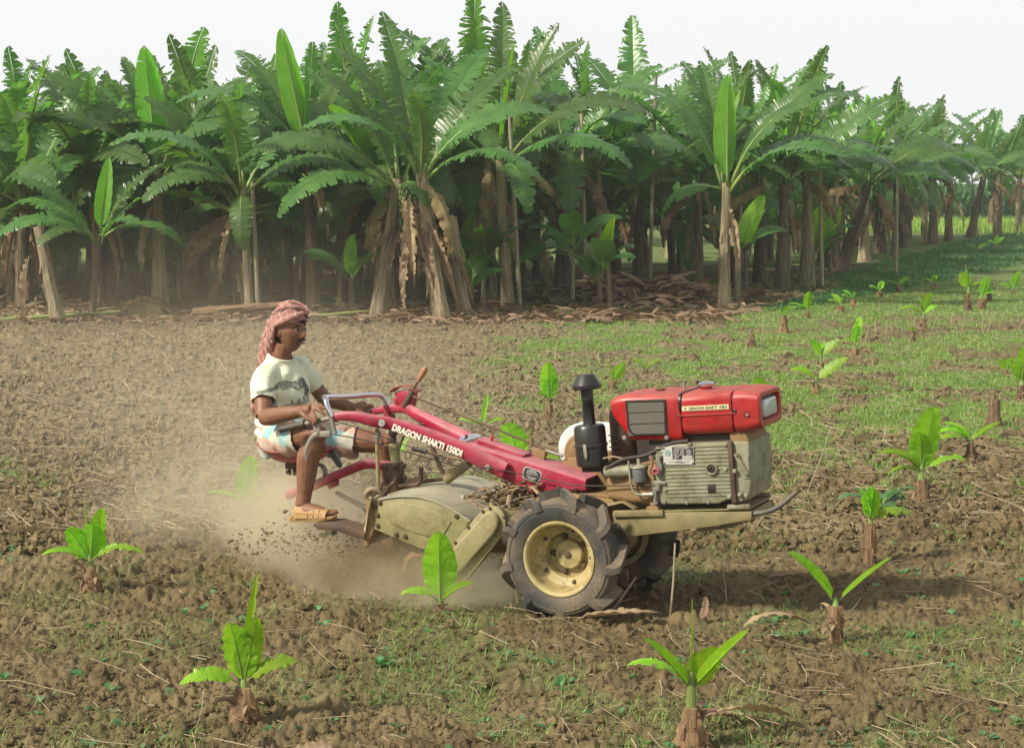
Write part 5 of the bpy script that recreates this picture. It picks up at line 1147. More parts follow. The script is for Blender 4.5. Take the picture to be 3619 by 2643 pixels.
sapling(.42, 13.42, .09, .036, .04, [(15, 46, 8, .48, .025, 'half'), (190, 40, 70, .22, .05, 'torn'), (-60, 40, 90, .2, .04, 'open')], 'sapling with a slanting leaf just left of the white belt guard', seed=13)
sapling(-.87, 13.32, .10, .034, .05, [(175, 70, 30, .22, .04, 'torn'), (10, 72, 25, .26, .04, 'torn'), (60, 65, 90, .2, .03, 'torn')], 'tattered sapling glimpsed between handlebar and tiller post', seed=14)
sapling(1.03, 18.71, .13, .034, .02, [(15, 62, 15, .22, .05, 'open'), (130, 86, 4, .2, .01, 'roll')], 'tiny sapling directly behind the black rain cap', seed=15)
sapling(1.46, 19.97, .10, .03, .04, [(160, 60, 40, .18, .03, 'open'), (15, 50, 30, .2, .025, 'half')], 'little sapling with two short leaves behind the red hood', seed=16)
sapling(2.39, 17.21, .11, .034, .03, [(150, 74, 20, .24, .06, 'open'), (200, 40, 60, .16, .03, 'torn')], 'sapling whose leaf peeps over the headlight housing', seed=17)
sapling(3.07, 18.39, .12, .04, .10, [(18, 46, 12, .40, .055, 'open'), (165, 50, 60, .30, .045, 'open'), (30, 30, 70, .25, .03, 'half')], 'sapling with one long leaf pointing right above the headlight', seed=18)
sapling(3.55, 20.99, .08, .034, .16, [(20, 52, 10, .30, .055, 'open'), (110, 87, 4, .25, .010, 'roll'), (180, 70, 40, .24, .04, 'open'), (60, 60, 30, .22, .05, 'open')], 'three-leaved sapling standing behind the long-leaved one', seed=19)
sapling(4.16, 22.18, .13, .038, .12, [(70, 86, 8, .36, .065, 'torn'), (185, 50, 80, .20, .02, 'half'), (60, 80, 20, .25, .05, 'open')], 'sapling with one notched upright leaf by a bunch of dry stalks', seed=20)
sapling(5.91, 26.29, .20, .042, .12, [(30, 76, 12, .34, .06, 'open'), (175, 45, 85, .42, .035, 'half'), (120, 82, 10, .3, .03, 'half'), (10, 60, 60, .25, .04, 'open')], 'tall-stumped sapling leaning its leaves to the left in the middle of the green field', seed=21)
sapling(7.56, 30.34, .32, .050, .18, [(110, 88, 4, .40, .02, 'roll'), (195, 70, 20, .30, .085, 'open'), (5, 40, 60, .36, .035, 'half'), (150, 86, 6, .35, .03, 'half')], 'tallest sapling in the field on a dark brown stump at the right', seed=22)
sapling(7.92, 30.9, .20, .06, .08, [(40, 76, 15, .38, .07, 'open'), (10, 40, 40, .25, .02, 'half')], 'smaller shoot growing right behind the tallest sapling', seed=23)
sapling(9.56, 34.99, .10, .03, .05, [(40, 70, 15, .38, .075, 'open'), (170, 35, 40, .3, .04, 'half')], 'small sapling with an oval leaf near the right edge of the picture', seed=24)
sapling(3.82, 25.67, .28, .055, .02, [(30, 64, 15, .18, .035, 'open'), (160, 50, 40, .13, .02, 'half')], 'stout stump with a small fresh shoot on top, near the plantation corner', seed=25)
sapling(4.62, 28.64, .12, .035, .10, [(70, 84, 8, .30, .06, 'open'), (175, 40, 45, .32, .025, 'half'), (170, 25, 60, .3, .025, 'half'), (10, 35, 60, .24, .02, 'half')], 'sapling spreading four leaves just beside the stout sprouting stump', seed=26)
sapling(5.38, 24.57, .15, .04, .0, [(100, 80, 20, .10, .02, 'open')], 'short dark stump with a tiny green tip among dry stalks', seed=29)
for i, (x, y) in enumerate(((7.54, 35.71), (6.8, 33.9), (5.41, 30.13), (5.82, 31.22), (8.6, 33.0), (8.4, 36.5))):
    sapling(x, y, .14, .05, .04, [(20 + 50 * i, 60, 40, .26, .05, 'open'), (170, 45, 50, .24, .04, 'torn'), (260, 60, 40, .2, .03, 'half')], 'low dark sapling sunk in the shaded weeds at the plantation edge', 'low saplings in the shaded weeds', seed=30 + i)
sapling(4.96, 17.74, .18, .05, .06, [(70, 84, 6, .40, .07, 'open'), (130, 70, 20, .26, .05, 'torn'), (-40, 75, 20, .28, .05, 'open')], 'leafy sapling on a pale stump cut by the right edge of the picture', seed=40)
sapling(5.42, 20.01, .10, .03, .03, [(30, 70, 20, .15, .04, 'open'), (150, 65, 20, .14, .035, 'open')], 'smallest sapling with two round leaves near the right edge', seed=41)
sapling(-2.71, 29.32, .20, .08, .05, [(160, 60, 70, .20, .025, 'half')], 'broken stump with a bent green shoot before the plantation on the left', seed=42)
sapling(15.41, 58.47, .15, .06, .05, [(20, 60, 40, .35, .07, 'open'), (170, 45, 50, .3, .05, 'torn'), (80, 70, 20, .3, .05, 'open')], 'far sapling near the end of the plantation edge', seed=43)
sapling(13.9, 54.8, .12, .05, .05, [(20, 50, 40, .35, .07, 'open'), (170, 45, 50, .4, .05, 'torn')], 'far low sapling left of the last one by the plantation end', seed=44)
# bare cut stumps
def stump(x, y, h, r_, label, seed, tops=0):
    z = ground_z(x, y); me = stem_mesh('banana_stump', h, r_ * .9, r_ * .45, M['stump'], seed, (0, 0), .4, 16, .5, 16); o = link(bpy.data.objects.new('banana_stump', me)); o.location = (x, y, z - .01); tag(o, label, 'stump', 'cut banana stumps')
    for i in range(tops): place('dry_sheath', leaf_mesh('dry_sheath', h * .4, r_ * .25, M['deadleaf'], seed + i, .004, e0=88, droop=30 * i, pet=.02, fold=.9, stations=6), o, (0, 0, h - .02), (0, 0, i * 2.1))
stump(4.22, 15.93, .26, .066, 'thick pale cut banana stump with a black withered tip on the right', 50, 3)
stump(3.11, 23.7, .20, .050, 'bare brown banana stump left of the plantation corner', 51, 1)
stump(2.17, 21.78, .11, .045, 'low broken banana stump above the red hood', 52, 1)
# standing dry stalks
STK = [(0.93, 22.06, 0.33, -0.05), (1.56, 25.67, 0.22, 0.03), (1.47, 25.29, 0.21, -0.02), (2.05, 22.06, 0.3, 0.02), (3.29, 24.23, 0.42, 0.07), (4.39, 23.57, 0.41, 0.08), (4.49, 23.57, 0.38, 0.03), (4.68, 24.23, 0.27, 0.05), (5.19, 26.05, 0.19, 0.0), (5.26, 25.67, 0.22, 0.01), (5.51, 26.05, 0.23, -0.06), (5.43, 26.05, 0.16, -0.03), (5.51, 25.29, 0.28, 0.07), (6.45, 26.86, 0.23, 0.03), (6.31, 27.72, 0.17, 0.05), (6.48, 27.72, 0.14, -0.07), (6.67, 25.67, 0.32, 0.06), (6.71, 26.05, 0.32, 0.01), (6.29, 25.67, 0.25, 0.06), (6.76, 25.29, 0.19, -0.03), (7.19, 26.05, 0.23, 0.11), (5.94, 29.62, 0.22, 0.0), (8.93, 33.63, 0.42, -0.04), (5.03, 23.25, 0.23, 0.05), (5.79, 26.45, 0.26, -0.03), (1.87, 25.29, 0.25, 0.06), (0.52, 21.78, 0.22, 0.02), (-0.68, 22.94, 0.23, 0.03), (-1.72, 24.23, 0.18, -0.03), (-4.67, 19.56, 0.22, -0.1), (-3.96, 18.51, 0.37, -0.14), (-3.78, 18.31, 0.16, -0.11), (-2.9, 19.78, 0.2, 0.01), (-1.6, 18.91, 0.14, -0.02), (2.81, 22.06, 0.19, 0.03), (2.14, 9.45, 0.14, 0.01), (3.01, 14.82, 0.09, 0.05)]
for i, (x, y, h, lx) in enumerate(STK):
    q = MB(); dy = rnd.uniform(-.06, .06); q.tube([(0, 0, -.03), (lx * .5 + rnd.uniform(-.008, .008), dy * .5, h * .5), (lx, dy, h)], [.0075, .007, .006], 6)
    o = q.build('dry_stalk', M['straw']); o.location = (x, y, ground_z(x, y)); tag(o, 'thin pale dry stalk standing upright in the field', 'dry stalk', 'standing dry stalks in the field')
def stick(p0, p1, r_, label):
    q = MB(); a, b_ = Vector(p0), Vector(p1); a.z += ground_z(a.x, a.y); q.tube([a, a.lerp(b_, .5) + Vector((.006, 0, .004)), b_], [r_, r_ * .9, r_ * .75], 7); tag(q.build('stick', M['bamboo']), label, 'stick')
stick((.45, 8.90, -.03), (.61, 8.86, .215), .0075, 'grey stick leaning against the near front wheel')
stick((.77, 8.82, -.03), (.80, 8.86, .385), .0062, 'thin grey stick standing upright before the far wheel')
stick((1.10, 9.2, -.03), (1.075, 9.25, .20), .004, 'thin straw-like stick standing right of the far wheel')
stick((2.05, 12.5, .05), (2.27, 12.9, .42), .006, 'long pale stalk slanting up behind the front tow handle')
# dry leaves on the ground
def dryleaf(x, y, az, L, w, label, seed, e0=6, dr=12, z=.03, twist=0):
    me = leaf_mesh('dry_leaf', L, w, M['deadleaf'], seed, .004, e0=e0, droop=dr, pet=.06, tear=.2, rag=.22, fold=.75, stations=24, wav=.9, bend=30, curl=.35)
    o = link(bpy.data.objects.new('dry_leaf', me)); o.location = (x, y, ground_z(x, y) + z); o.rotation_euler = (radians(twist), 0, radians(az)); tag(o, label, 'dry leaf', 'fallen dry banana leaves')
dryleaf(.32, 8.70, -4, .40, .050, 'curled orange-brown dry leaf lying in front of the near wheel', 61, 8, 14, .04)
dryleaf(.92, 8.75, 60, .13, .022, 'small upturned brown leaf curl behind the foreground sapling', 62, 25, -75, .03)
dryleaf(1.12, 6.98, 165, .34, .05, 'large crumpled grey-brown dry leaf at the bottom right', 63, 14, 34, .05, 20)
dryleaf(1.40, 8.4, 185, .36, .03, 'withered leaf hanging from the V-shaped sapling stump', 64, 25, 60, .11)
dryleaf(1.35, 9.65, 10, .42, .03, 'long dark dry leaf lying right of the far wheel', 65, 4, 8, .04)
dryleaf(-.83, 6.66, 20, .2, .05, 'dark shrivelled leaf at the bottom of the picture left of centre', 66, 14, 30, .03)
dryleaf(.9, 7.1, 195, .2, .04, 'dry brown leaf at the foot of the foreground spiky sapling', 67, 14, 30, .03)
# broad dark weed behind the ragged sapling
wr = empty('broadleaf_weed', (2.35, 11.6, ground_z(2.35, 11.6))); tag(wr, 'bushy dark green broad-leaved weed behind the ragged sapling', 'weed')
for i in range(9):
    a = i * 2.4; place('leaf', leaf_mesh('leaf', rnd.uniform(.24, .36), .06, M['weed'], 700 + i, .004, e0=rnd.uniform(40, 70), droop=85, pet=.35, fold=.1, stations=10, wav=1.4), wr, (0, 0, .02), (0, 0, a))
# ------------------------------------------------------------------ banana plantation
LM = {}
def lib(key, n, L, w, m, st, **k): LM[key] = [leaf_mesh('leaf', L * (1 + .05 * (i - 1)), w, M[m], hash(key) % 97 + i * 13 if False else 100 + 17 * len(LM) + i, st, **k) for i in range(n)]
lib('erect', 3, 2.55, .30, 'leaf', .034, e0=84, droop=22, pet=.16, tear=.75, rag=.6, fold=.30, stations=64)
lib('up', 4, 2.6, .32, 'leaf', .034, e0=74, droop=52, pet=.16, tear=.72, rag=.42, fold=.22, stations=64)
lib('arch', 4, 2.7, .35, 'leaf', .034, e0=62, droop=98, pet=.17, tear=.70, rag=.24, fold=.08, stations=60)
lib('wide', 4, 2.65, .35, 'leaf', .034, e0=44, droop=105, pet=.17, tear=.70, rag=.20, fold=-.05, stations=60)
lib('hang', 3, 2.1, .31, 'leaf', .03, e0=18, droop=125, pet=.15, tear=.65, rag=.30, fold=-.15, stations=44)
lib('new', 2, 2.0, .24, 'newleaf', .026, e0=88, droop=7, pet=.10, tear=0, fold=.55, stations=26, wav=.4)
lib('newtorn', 2, 2.1, .26, 'newleaf', .026, e0=87, droop=14, pet=.10, tear=.16, fold=.45, stations=26, wav=.4)
lib('spear', 1, 1.7, .12, 'newleaf', .02, e0=89, droop=4, pet=.05, tear=0, fold=1.35, stations=16)
lib('small', 3, 1.05, .19, 'leaf', .016, e0=62, droop=70, pet=.16, tear=.08, fold=.2, stations=24)
lib('smallnew', 2, .95, .16, 'sapleaf', .014, e0=82, droop=18, pet=.12, tear=0, fold=.35, stations=18)
lib('dead', 4, 1.15, .11, 'deadleaf', .008, e0=-62, droop=24, pet=.05, tear=.5, rag=.9, fold=.9, stations=18, wav=2)
lib('brown', 3, 1.9, .20, 'deadhang', .018, e0=5, droop=100, pet=.1, tear=.5, rag=.8, fold=-.4, stations=30, wav=1.5)
lib('flap', 3, .8, .10, 'deadleaf', .008, e0=-70, droop=10, pet=.02, tear=.3, rag=.8, fold=1.0, stations=14, wav=2)
TM = {}
for mk, mm in (('d', 'trunk'), ('p', 'trunkpale')):
    for i, ln in enumerate(((0, 0), (.10, .05), (-.12, .04), (.05, -.08))): TM[mk, i] = stem_mesh('pseudostem', 2.2, .118, .072, M[mm], 300 + i, ln, .16, 18, .3, 26)
def bunch_mesh(seed):
    r = random.Random(seed); q = MB(); q.tube([(0, 0, .25), (.02, 0, .05), (.03, 0, -.75)], [.025, .03, .02], 8)
    for j in range(7):
        zc = -.02 - .10 * j
        for k in range(11):
            a = 2 * pi * k / 11 + j * .3; rr = .055; d = Vector((cos(a), sin(a), 0)); b0 = Vector((.03, 0, zc)) + d * rr
            q.tube(smooth_path([b0, b0 + d * .07 + Vector((0, 0, -.01)), b0 + d * .105 + Vector((0, 0, .05)), b0 + d * .10 + Vector((0, 0, .10))], 2), interp([.012, .021, .021, .008], 7), 6)
    q.ball((.03, 0, -.86), .055, 10, (1, 1, 1.7)); return q.mesh('banana_bunch', M['bunch'], ang=60)
BM = bunch_mesh(1)
pr_ = random.Random(21)
def plant(x, y, h, label, group=None, leaves=None, tone='d', lean=None, thick=1., bunch=None, dead=2, var=None, density=9, sc=1., rz=None, name='banana_plant'):
    root = empty(name, (x, y, 0)); tag(root, label, 'banana plant', group)
    k = h / 2.2; ti = pr_.randrange(4) if var is None else var; rz = pr_.uniform(0, 6.28) if rz is None else rz
    tl = (0, 0, rz); ln = (0, 0)
    if lean: tl = (-lean[1] / h, lean[0] / h, 0); ti = 0; ln = lean
    else:
        l0 = ((0, 0), (.10, .05), (-.12, .04), (.05, -.08))[ti]; ln = (l0[0] * cos(rz) - l0[1] * sin(rz), l0[0] * sin(rz) + l0[1] * cos(rz))
    t = place('trunk', TM[tone, ti], root, (0, 0, 0), tl, (thick * sc, thick * sc, k)); top = Vector((ln[0], ln[1], h - .12))
    hero = leaves is not None
    if leaves is None:
        leaves = []; n = density; a0 = pr_.uniform(0, 360)
        kinds = ['hang', 'hang', 'wide', 'wide', 'wide', 'arch', 'arch', 'arch', 'up', 'up', 'erect'][-n if n < 11 else 0:]
        for i in range(n):
            kd = kinds[i % len(kinds)]; leaves.append((a0 + 137.5 * i + pr_.uniform(-15, 15), kd, pr_.uniform(.82, 1.1), pr_.uniform(-9, 9)))
        for _ in range(pr_.choice((0, 1, 1, 2))): leaves.append((pr_.uniform(180, 360), 'brown', pr_.uniform(.6, 1.), pr_.uniform(0, 30)))
        leaves.append((pr_.uniform(0, 360), pr_.choice(['new', 'newtorn', 'spear', 'erect', 'erect', 'erect', 'up', 'erect']), pr_.uniform(.8, 1.15), pr_.uniform(-6, 6)))
    for az, kd, s, tilt in leaves:
        me = pr_.choice(LM[kd]); o = place('leaf', me, root, top + Vector((cos(radians(az)) * .04, sin(radians(az)) * .04, (.10 if kd in ('new', 'newtorn', 'erect', 'spear') else 0) + pr_.uniform(-.08, .05))), (.40 * cos(radians(az)) + pr_.gauss(0, .08 if hero else .3), radians(tilt), radians(az)), s * sc)
    for i in range(dead):
        a = pr_.uniform(0, 6.28); place('dead_leaf', pr_.choice(LM['dead' if i % 2 == 0 else 'flap']), t, (ln[0] * .6 + .09 * cos(a), .09 * sin(a), 2.2 * pr_.uniform(.55, .93)), (0, 0, a), (1 / thick, 1 / thick, 1 / k))
    if bunch is not None: place('banana_bunch', BM, root, top + Vector((cos(bunch) * .24, sin(bunch) * .24, -.05)), (0, 0, bunch), .9)
    return root
E_, U_, A_, W_, H_, N_, NT, SP = 'erect', 'up', 'arch', 'wide', 'hang', 'new', 'newtorn', 'spear'
FR = 'banana plants along the front edge of the plantation'
# plants one can pick out along the front, left to right
plant(-6.87, 27.72, 1.5, 'pale leaning banana stem with its top cut off at the left front of the plantation', FR, [], 'p', (-.30, .1), .95, dead=2)
plant(-6.55, 28.5, 1.35, 'short banana plant with one erect pale leaf beside the leaning cut stem', FR, [(95, N_, .62, -6), (160, A_, .62, 0), (20, U_, .6, 0), (200, W_, .62, 0), (-5, W_, .6, 6), (235, W_, .5, 0), (330, A_, .45, 0), (175, U_, .62, 8)], 'd', (.15, 0), .55, dead=0)
plant(-5.89, 30.66, 2.35, 'banana plant with a brown trunk and a bright erect leaf, second tree from the left', FR, [(-80, NT, 1.05, 4), (200, A_, 1, 0), (150, U_, 1.05, 0), (20, U_, .9, 0), (-20, A_, .85, 0), (-110, H_, .95, 0), (215, H_, 1.0, 0), (120, E_, .85, 0), (330, W_, .8, 0)], 'p', None, 1.15, 0 and None, 2, 0)
plant(-4.1, 28.64, 2.1, 'slim banana plant with a leaf hanging straight down in front of its trunk', FR, [(-85, H_, .62, 22), (190, A_, .85, 0), (165, W_, .8, 0), (100, U_, .9, 0), (10, W_, .82, -6), (210, W_, .7, 8), (60, A_, .8, 0), (260, U_, .75, 4)], 'p', (-.09, 0), .62, dead=1)
plant(-3.27, 30.13, 2.75, 'banana plant with a tall twisted bright green leaf rising clear of its neighbours', FR, [(-70, N_, 1.0, 4), (250, SP, .9, 4), (15, W_, .95, 0), (170, A_, .9, 0), (200, W_, .9, 0), (-30, W_, .8, 0), (130, U_, .9, 0)], 'd', (-.09, 0), .9)
plant(-2.1, 28.64, 2.2, 'stout pale-trunked banana plant bearing a bunch, its two long leaves sweeping down left', FR, [(188, W_, 1.0, -8), (205, W_, .92, 14), (-70, 'brown', .7, 35), (100, U_, 1, 0), (60, A_, .8, 0), (150, U_, .9, -6), (-60, H_, .5, -10)], 'p', (.34, .05), 1.2, bunch=-.9, dead=7)
plant(-1.09, 28.17, 2.3, 'banana plant whose thick trunk is wrapped in torn dry sheaths left of centre', FR, [(140, U_, 1.05, -4), (110, E_, 1.0, 0), (-40, 'brown', .75, 40), (50, U_, 1, 0), (15, A_, .9, -6), (70, U_, .95, 0), (200, A_, .8, 0), (-20, W_, .8, 0), (250, U_, .7, 0)], 'p', (-.30, .05), 1.15, dead=12)
plant(-.75, 28.9, 1.6, 'yellowish leaning stem propped against the sheath-wrapped banana trunk', FR, [], 'p', (-.2, 0), 1.0, dead=2)
plant(-.07, 30.66, 2.5, 'tall banana plant with ragged upright leaves at the middle of the plantation', FR, [(95, E_, 1.0, -4), (40, E_, .95, 0), (130, U_, 1, 0), (10, A_, 1, 0), (185, W_, 1, 0), (-20, W_, .9, 0), (-70, H_, .8, 0), (70, SP, 1.2, 0)], 'p', (-.13, 0), .95, dead=3)
plant(.91, 33.63, 2.5, 'banana plant with a dark trunk and broad drooping leaf right of centre', FR, [(100, E_, 1.05, 0), (30, U_, 1.0, 0), (150, U_, 1, 0), (-90, H_, 1, 0), (-60, 'brown', .8, 10), (180, W_, 1, 0), (0, W_, 1, 0), (-40, A_, .9, 0)], 'd', None, 1.2)
plant(2.55, 36.6, 2.75, 'banana plant behind the heap of dead leaves with a comb-like leaf standing tallest', FR, [(80, E_, 1.2, 0), (120, U_, 1.1, 0), (165, W_, 1.25, 0), (20, U_, 1.1, 0), (-10, W_, 1.0, 0), (-70, H_, 1.0, 10), (200, A_, 1.1, 0), (-95, A_, .8, 10)], 'd', None, 1.05, bunch=-.5)
plant(3.61, 31.22, 2.12, 'lone banana plant at the front corner with a translucent erect leaf and wide arching leaves', FR, [(-75, N_, 1.0, 6), (150, A_, 1.02, -22), (115, U_, .98, -6), (28, U_, 1.0, -4), (4, A_, 1.15, -14), (-18, A_, .88, 4), (168, H_, .8, 0), (100, E_, .85, 0), (350, W_, .9, -16)], 'p', (.02, 0), .95, dead=2)
plant(3.88, 31.6, 1.1, 'young banana shoot with light green leaves at the foot of the corner plant', FR, [(60, 'smallnew', 1.15, 0), (165, 'small', .8, -10), (200, 'smallnew', .7, 20), (15, 'small', .9, 10), (100, 'smallnew', .8, 0), (-60, 'small', .5, 20)], 'p', None, .45, dead=0)
plant(5.16, 34.99, 2.25, 'banana plant with a reddish brown trunk just right of the corner plant', FR, None, 'd', None, 1.15, density=9, dead=2)
plant(5.87, 36.46, 2.3, 'banana plant with a pale grey trunk, third along the receding right edge', FR, None, 'p', None, 1.2, density=9, dead=1)
plant(7.56, 42.3, 2.2, 'banana plant leaning strongly to the right on the receding edge', FR, None, 'd', (.62, 0), 1.25, bunch=-.6, density=9)
plant(7.95, 45.6, 2.1, 'banana plant with a bulky shaggy trunk behind the strongly leaning one', FR, None, 'd', None, 1.4, density=9, dead=4)
for x, y in ((9.3, 48.5), (11.0, 54.8), (12.62, 59.26), (14.35, 62.66), (15.67, 65.97)):
    plant(x, y, pr_.uniform(2.1, 2.5), 'banana plant in the far part of the receding right edge of the plantation', 'far banana plants along the receding edge', None, pr_.choice('dp'), None, 1.25, density=9, sc=1.05)
plant(17.49, 70.2, 2.5, 'last banana plant of the receding edge, leaning right with a hanging bunch', FR, None, 'd', (.5, 0), 1.3, bunch=-.2, density=9, sc=1.1)
plant(21.2, 77.0, 2.4, 'solitary banana plant at the far right behind the last of the edge', FR, None, 'p', None, 1.2, density=9, sc=1.1)
for x, y in ((19.4, 73.5), (20.6, 79.0), (23.2, 83.0), (24.8, 86.0)):
    plant(x, y, pr_.uniform(2.3, 2.7), 'banana plant at the far right end of the plantation by the yellow green crop', 'far banana plants by the right edge of the picture', None, 'd', None, 1.2, density=10, sc=1.15)
# the stand behind, on a loose planting grid
cnt = 0; rows = {}
used = [(-6.87, 27.72), (-6.55, 28.5), (-5.89, 30.66), (-4.1, 28.64), (-3.27, 30.13), (-2.1, 28.64), (-1.09, 28.17), (-.07, 30.66), (.91, 33.63), (2.55, 36.6), (3.61, 31.22), (5.16, 34.99), (5.87, 36.46), (7.56, 42.3), (7.95, 45.6), (11, 54.8), (9.3, 48.5), (12.62, 59.26), (14.35, 62.66), (15.67, 65.97), (17.49, 70.2)]
yy = 28.9
while yy < 72:
    step = 1.62 if yy < 42 else 2.3; xx = -.30 * yy - 1.2 + pr_.uniform(0, 1)
    while xx < .31 * yy + 1:
        x = xx + pr_.uniform(-.45, .45); y = yy + pr_.uniform(-.5, .5); xx += step
        dpt = float(plantation(np.array([x]), np.array([y]))[0]); edge = y - 30.2 - max(0, x - 3.2) * 2.72
        if dpt < 1.2 or edge < .3 and x > 3: continue
        if dpt > 19 and y < 60: continue
        if 1.3 < x < 5.0 and y < 33.9: continue
        if x > 3.2 and edge > 26: continue
        if min((x - a) ** 2 + (y - b_) ** 2 for a, b_ in used) < 1.1: continue
        used.append((x, y)); cnt += 1; front = dpt < 4.5
        lb = ('tall banana plant in the second row, crowded behind the front trees' if front else 'banana plant deep inside the dense plantation, mostly hidden by the rows before it')
        plant(x, y, pr_.uniform(2.0, 2.7) * (.84 if x < -.12 * y else 1) * (1 if dpt < 7 else pr_.choice((1.06, .66))), lb, 'banana plants of the second row' if front else 'banana plants inside the plantation', None, 'd' if pr_.random() < .6 else 'p', None, pr_.uniform(.65, 1.05), density=11 if dpt < 8 else 10, dead=3 if front else 0, bunch=pr_.uniform(0, 6) if pr_.random() < .12 and front else None, sc=pr_.uniform(.95, 1.12))
    yy += step * .95
# young suckers between the trunks
for i in range(26):
    x = pr_.uniform(-8, 5); x += 3.5 * (1.6 < x < 4.4); y = 29.6 + pr_.uniform(0, 5) + max(0, x - 3) * 2.6
    plant(x, y, pr_.uniform(.5, 1.1), 'slender young banana sucker growing between the trunks', 'banana suckers between the trunks', [(pr_.uniform(0, 360), pr_.choice(['small', 'smallnew', 'small']), pr_.uniform(.7, 1.1), pr_.uniform(-10, 10)) for _ in range(5)], 'p', None, .4, dead=0, name='banana_sucker')
# bamboo props
for i, (x, y, h, lx) in enumerate(((2.58, 34.4, 4.2, .1), (.14, 30.5, 3.6, -.2), (4.35, 35.2, 3.4, .05), (6.15, 36.3, 2.9, -.1), (1.35, 33.2, 3.4, -.1), (8.9, 42.5, 2.8, .0), (-4.0, 28.9, 2.6, -.1), (10.4, 50.0, 3., .1), (17.9, 70.6, 2.6, -.3))):
    q = MB(); pts = []; rr = []
    for j in range(25): t = j / 24; pts.append((lx * t, .1 * t, h * t - .05)); rr.append((.038 if j % 4 else .044) * (1 - .25 * t))
    q.tube(pts, rr, 10); o = q.build('bamboo_prop', M['bamboo']); o.location = (x, y, 0)
    tag(o, ['weathered bamboo pole standing behind the heap of dead leaves', 'bamboo pole leaning on the tall middle plant', 'thin bamboo prop right of the corner plant', 'bamboo prop beside the pale grey trunk', 'bamboo pole among the dark trunks right of centre', 'lone bamboo stick on the receding edge', 'bamboo pole behind the slim plant with the hanging leaf', 'bamboo prop far along the receding edge', 'slanting bamboo prop under the last bunch'][i], 'bamboo pole', 'bamboo props')
# heap of dead leaves, litter, fallen stem and branches
q = MB(); h_ = []
r2 = random.Random(9); VV = []; FF = []
for i in range(520):
    a = r2.uniform(0, 6.28); d = math.sqrt(r2.random()); x = 1.9 * d * cos(a); y = .9 * d * sin(a); z = .36 * (1 - d * d) * r2.uniform(.5, 1.1) + .02
    V, F_, _ = leaf(r2.uniform(.25, .75), r2.uniform(.03, .09), r2.uniform(-20, 40), r2.uniform(20, 90), i, pet=.02, tear=0, fold=r2.uniform(-.5, .9), stations=5, wav=2.5)
    R3 = Euler((r2.uniform(-.6, .6), 0, r2.uniform(0, 6.28))).to_matrix(); n0 = len(VV); VV += [tuple(R3 @ v + Vector((x, y, z))) for v in V]; FF += [[k + n0 for k in f] for f in F_]
pile = npobj('dead_leaf_heap', VV, FF, M['deadleaf']); pile.location = (2.35, 32.6, 0); tag(pile, 'long heap of brown dead banana leaves at the foot of the plantation', 'leaf heap')
VV = []; FF = []
for i in range(2600):
    x = r2.uniform(-9.5, 6.5); y = 28.0 + abs(r2.gauss(0, 2.6)) + max(0, x - 3.2) * 2.6 - r2.random() * .8 * (x < 3)
    V, F_, _ = leaf(r2.uniform(.15, .6), r2.uniform(.015, .06), r2.uniform(0, 25), r2.uniform(10, 70), i, pet=.02, tear=0, fold=r2.uniform(-.4, .9), stations=3, wav=2)
    R3 = Euler((r2.uniform(-.4, .4), 0, r2.uniform(0, 6.28))).to_matrix(); n0 = len(VV); zb = .03 + .05 * r2.random(); VV += [tuple(R3 @ v + Vector((x, y, zb))) for v in V]; FF += [[k + n0 for k in f] for f in F_]
tag(npobj('leaf_litter', VV, FF, M['deadleaf']), 'brown leaf litter covering the ground under the banana plants', 'leaf litter', kind='stuff')
lg = place('log', stem_mesh('log', 1.4, .075, .03, M['stump'], 77, (0, .1), .5, 16, .4, 30), None, (-4.9, 28.5, .10), (0, radians(84), radians(-4))); tag(lg, 'fallen banana stem lying on the ground before the left trunks', 'fallen stem')
for i, (x, y, az, L, lb) in enumerate(((-7.9, 27.9, 6, 1.9, 'cut green leaf stalk lying at the far left front'), (-3.4, 28.2, 3, 1.2, 'green stalk lying beyond the end of the fallen stem'))):
    q = MB(); q.tube([(0, 0, .05), (L * .5, 0, .10), (L, 0, .16)], [.03, .03, .012], 8); o = q.build('leaf_stalk', M['midrib']); o.location = (x, y, 0); o.rotation_euler = (0, 0, radians(az)); tag(o, lb, 'leaf stalk')
fl = empty('fallen_leaf', (-.15, 29.4, .04)); tag(fl, 'freshly cut green and yellow banana leaf lying before the middle trunks', 'fallen leaf')
place('leaf', LM['arch'][0], fl, (0, 0, 0), (0, radians(58), radians(10)), .6); place('leaf', LM['wide'][1], fl, (.2, .1, .02), (0, radians(40), radians(-8)), .5)
mb_ = empty('earth_mound', (-5.75, 28.9, 0)); tag(mb_, 'dark mound of earth and roots before the second trunk on the left', 'earth mound')
q = MB(); rings = [[(.42 * sin(j * .174) * cos(2 * pi * k / 20) * (1 + .2 * sin(3 * k + j)), .3 * sin(j * .174) * sin(2 * pi * k / 20), .32 * cos(j * .174) * (1 + .12 * sin(5 * k + 2 * j))) for k in range(20)] for j in range(1, 10)]; q.loft(rings); q.build('soil_heap', M['soil'], mb_)
